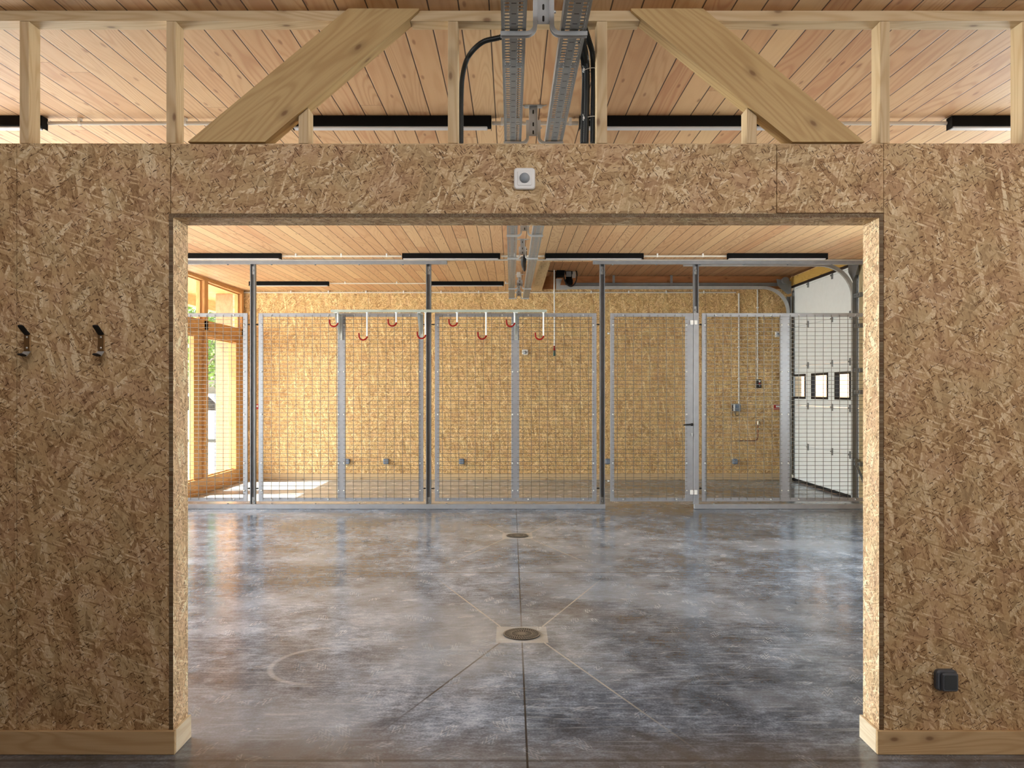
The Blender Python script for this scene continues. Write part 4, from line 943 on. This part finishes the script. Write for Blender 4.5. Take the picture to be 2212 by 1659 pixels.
def tree(x, y, h, rad, label):
    r = thing('broadleaf_tree', label, 'tree', (x, y, -.03), 'trees outside the glazing')
    m = MB(); m.tube([(x, y, -.03), (x+.1, y, h*.4), (x-.1, y+.1, h*.75)], [.16, .11, .05], 8)
    for k in range(5):
        a = k*1.3; m.tube([(x, y, h*(.35+.07*k)), (x+math.cos(a)*rad*.6, y+math.sin(a)*rad*.6, h*(.55+.07*k))], [.06, .02], 5)
    build('trunk', m, M['bark'], r)
    m = MB()
    for k in range(1500):
        u = Vector((random.gauss(0,1), random.gauss(0,1), random.gauss(0,1))).normalized()*rad*random.random()**.4; c = Vector((x, y, h*.68)) + Vector((u.x, u.y, u.z*1.15))
        s = random.uniform(.07, .17); a = Vector((random.gauss(0,1), random.gauss(0,1), random.gauss(0,1))).normalized(); d_ = a.orthogonal().normalized()
        m.add([c - a*s, c + d_*s*.5, c + a*s, c - d_*s*.5], [(0,1,2,3)])
    build('foliage', m, M['leaf'], r)
tree(-11.5, 28.5, 6.5, 2.2, 'leafy tree seen through the left edge of the glazing'); tree(-14.6, 36.5, 7.2, 2.5, 'leafy tree farther off behind the glazing mullion'); tree(-12.2, 32.5, 4.6, 1.3, 'small leafy tree seen through the second pane')
b = MB(); b.box(-40, -8, 40, 40.5, -.03, 1.4); 
# parked car
cx, cy = -9.6, 23.0
r = thing('parked_car', 'white car parked outside beyond the glazing', 'car', (cx, cy, -.03))
m = MB(); m.prism([(cx-2.1, .25), (cx+2.1, .25), (cx+2.15, .75), (cx+1.2, .9), (cx+.6, 1.42), (cx-1.3, 1.45), (cx-2.05, .95)], 'y', cy, cy+1.75); build('body', m, M['car'], r)
m = MB(); m.prism([(cx+1.0, .93), (cx+.55, 1.36), (cx-1.2, 1.38), (cx-1.75, .97)], 'y', cy-.004, cy+1.754); build('side_window', m, M['tyre'], r)
for dx in (-1.3, 1.3):
    m = MB(); m.lathe([(.2, 0), (.3, 0), (.31, .04), (.31, .2)], (cx+dx, cy-.03, .285), 'y', 18); build('wheel', m, M['tyre'], r)
b = MB(); b.box(7.2, 7.4, 15.5, 19.8, -.03, 3.2); struct('exterior_cladding_wall', b, M['cladding'])
b = MB(); b.bbox(7.1, 7.22, 20.2, 20.45, -.03, 3.2, .01); struct('exterior_post_wall', b, M['cladding'])

# ------------------------------------------------------------------ light
w = bpy.data.worlds.new('sky'); bpy.context.scene.world = w; w.use_nodes = True; nt = w.node_tree
sky = nt.nodes.new('ShaderNodeTexSky'); sky.sky_type = 'NISHITA'; sky.sun_disc = False; sky.sun_elevation = math.radians(50); sky.sun_rotation = math.radians(-90); sky.air_density = 1.; sky.dust_density = 2.5
bg = nt.nodes['Background']; bg.inputs[1].default_value = .55; nt.links.new(sky.outputs[0], bg.inputs[0])
def lamp(name, kind, loc, rot, energy, color, **kw):
    l = bpy.data.lights.new(name, kind); l.energy = energy; l.color = color
    for k, v in kw.items(): setattr(l, k, v)
    o = bpy.data.objects.new(name, l); C.objects.link(o); o.location = loc; o.rotation_euler = rot; return o
d = Vector((.66, .12, -.74)).normalized()
lamp('sun', 'SUN', (-20, 8, 25), d.to_track_quat('-Z', 'Y').to_euler(), 22., (1., .95, .86), angle=math.radians(.6))
def area(name, loc, to, sx, sy, e, color=(1,1,1)):
    q = (Vector(to) - Vector(loc)).to_track_quat('-Z', 'Y').to_euler()
    lamp(name, 'AREA', loc, q, e, color, shape='RECTANGLE', size=sx, size_y=sy)
area('window_daylight', (-4.9, 6.8, 1.7), (0, 8.6, 1.6), 5.4, 2.4, 245, (.87, .935, 1.))
area('glazing_daylight', (-13.0, 9.2, 2.6), (0, 11.8, 1.6), 9.0, 4.2, 2900, (.94, .97, 1.))
area('right_fill', (XR+.2, 6.2, 1.8), (0, 6.6, 1.6), 3.3, 1.6, 200, (.88, .94, 1.))  # added fill lamp outside the made-up right window
area('spill_fill', (.9, 1.1, 2.98), (.9, 3.19, 2.1), 7.4, .4, 72, (.97, .97, 1.))  # added strip lamp imitating light spilling over the near wall
area('rear_fill', (4.0, -1.2, 1.1), (2.1, 3.2, .5), 1.4, 1.4, 30, (1., .97, .93))  # added fill lamp inside the room, brightens the lower right wall

# ------------------------------------------------------------------ camera
cd = bpy.data.cameras.new('camera'); cam = bpy.data.objects.new('camera', cd); C.objects.link(cam)
cam.location = (0, 0, EYE); cam.rotation_euler = (math.pi/2, 0, 0)
cd.sensor_width = 36.; cd.lens = 36. * F / 2212.; cd.shift_x = (1106 - CX) / 2212. * -1.; cd.shift_y = (CY - 829.5) / 2212.; cd.clip_start = .05; cd.clip_end = 300
bpy.context.scene.camera = cam
sc = bpy.context.scene
sc.view_settings.view_transform = 'Standard'; sc.view_settings.look = 'None'; sc.view_settings.exposure = 0.
sc.cycles.max_bounces = 6; sc.cycles.diffuse_bounces = 4; sc.cycles.glossy_bounces = 2; sc.cycles.use_adaptive_sampling = True; sc.cycles.adaptive_threshold = .1; sc.cycles.adaptive_min_samples = 16; sc.cycles.transparent_max_bounces = 12
sc.cycles.use_denoising = True; sc.cycles.sample_clamp_indirect = 6.
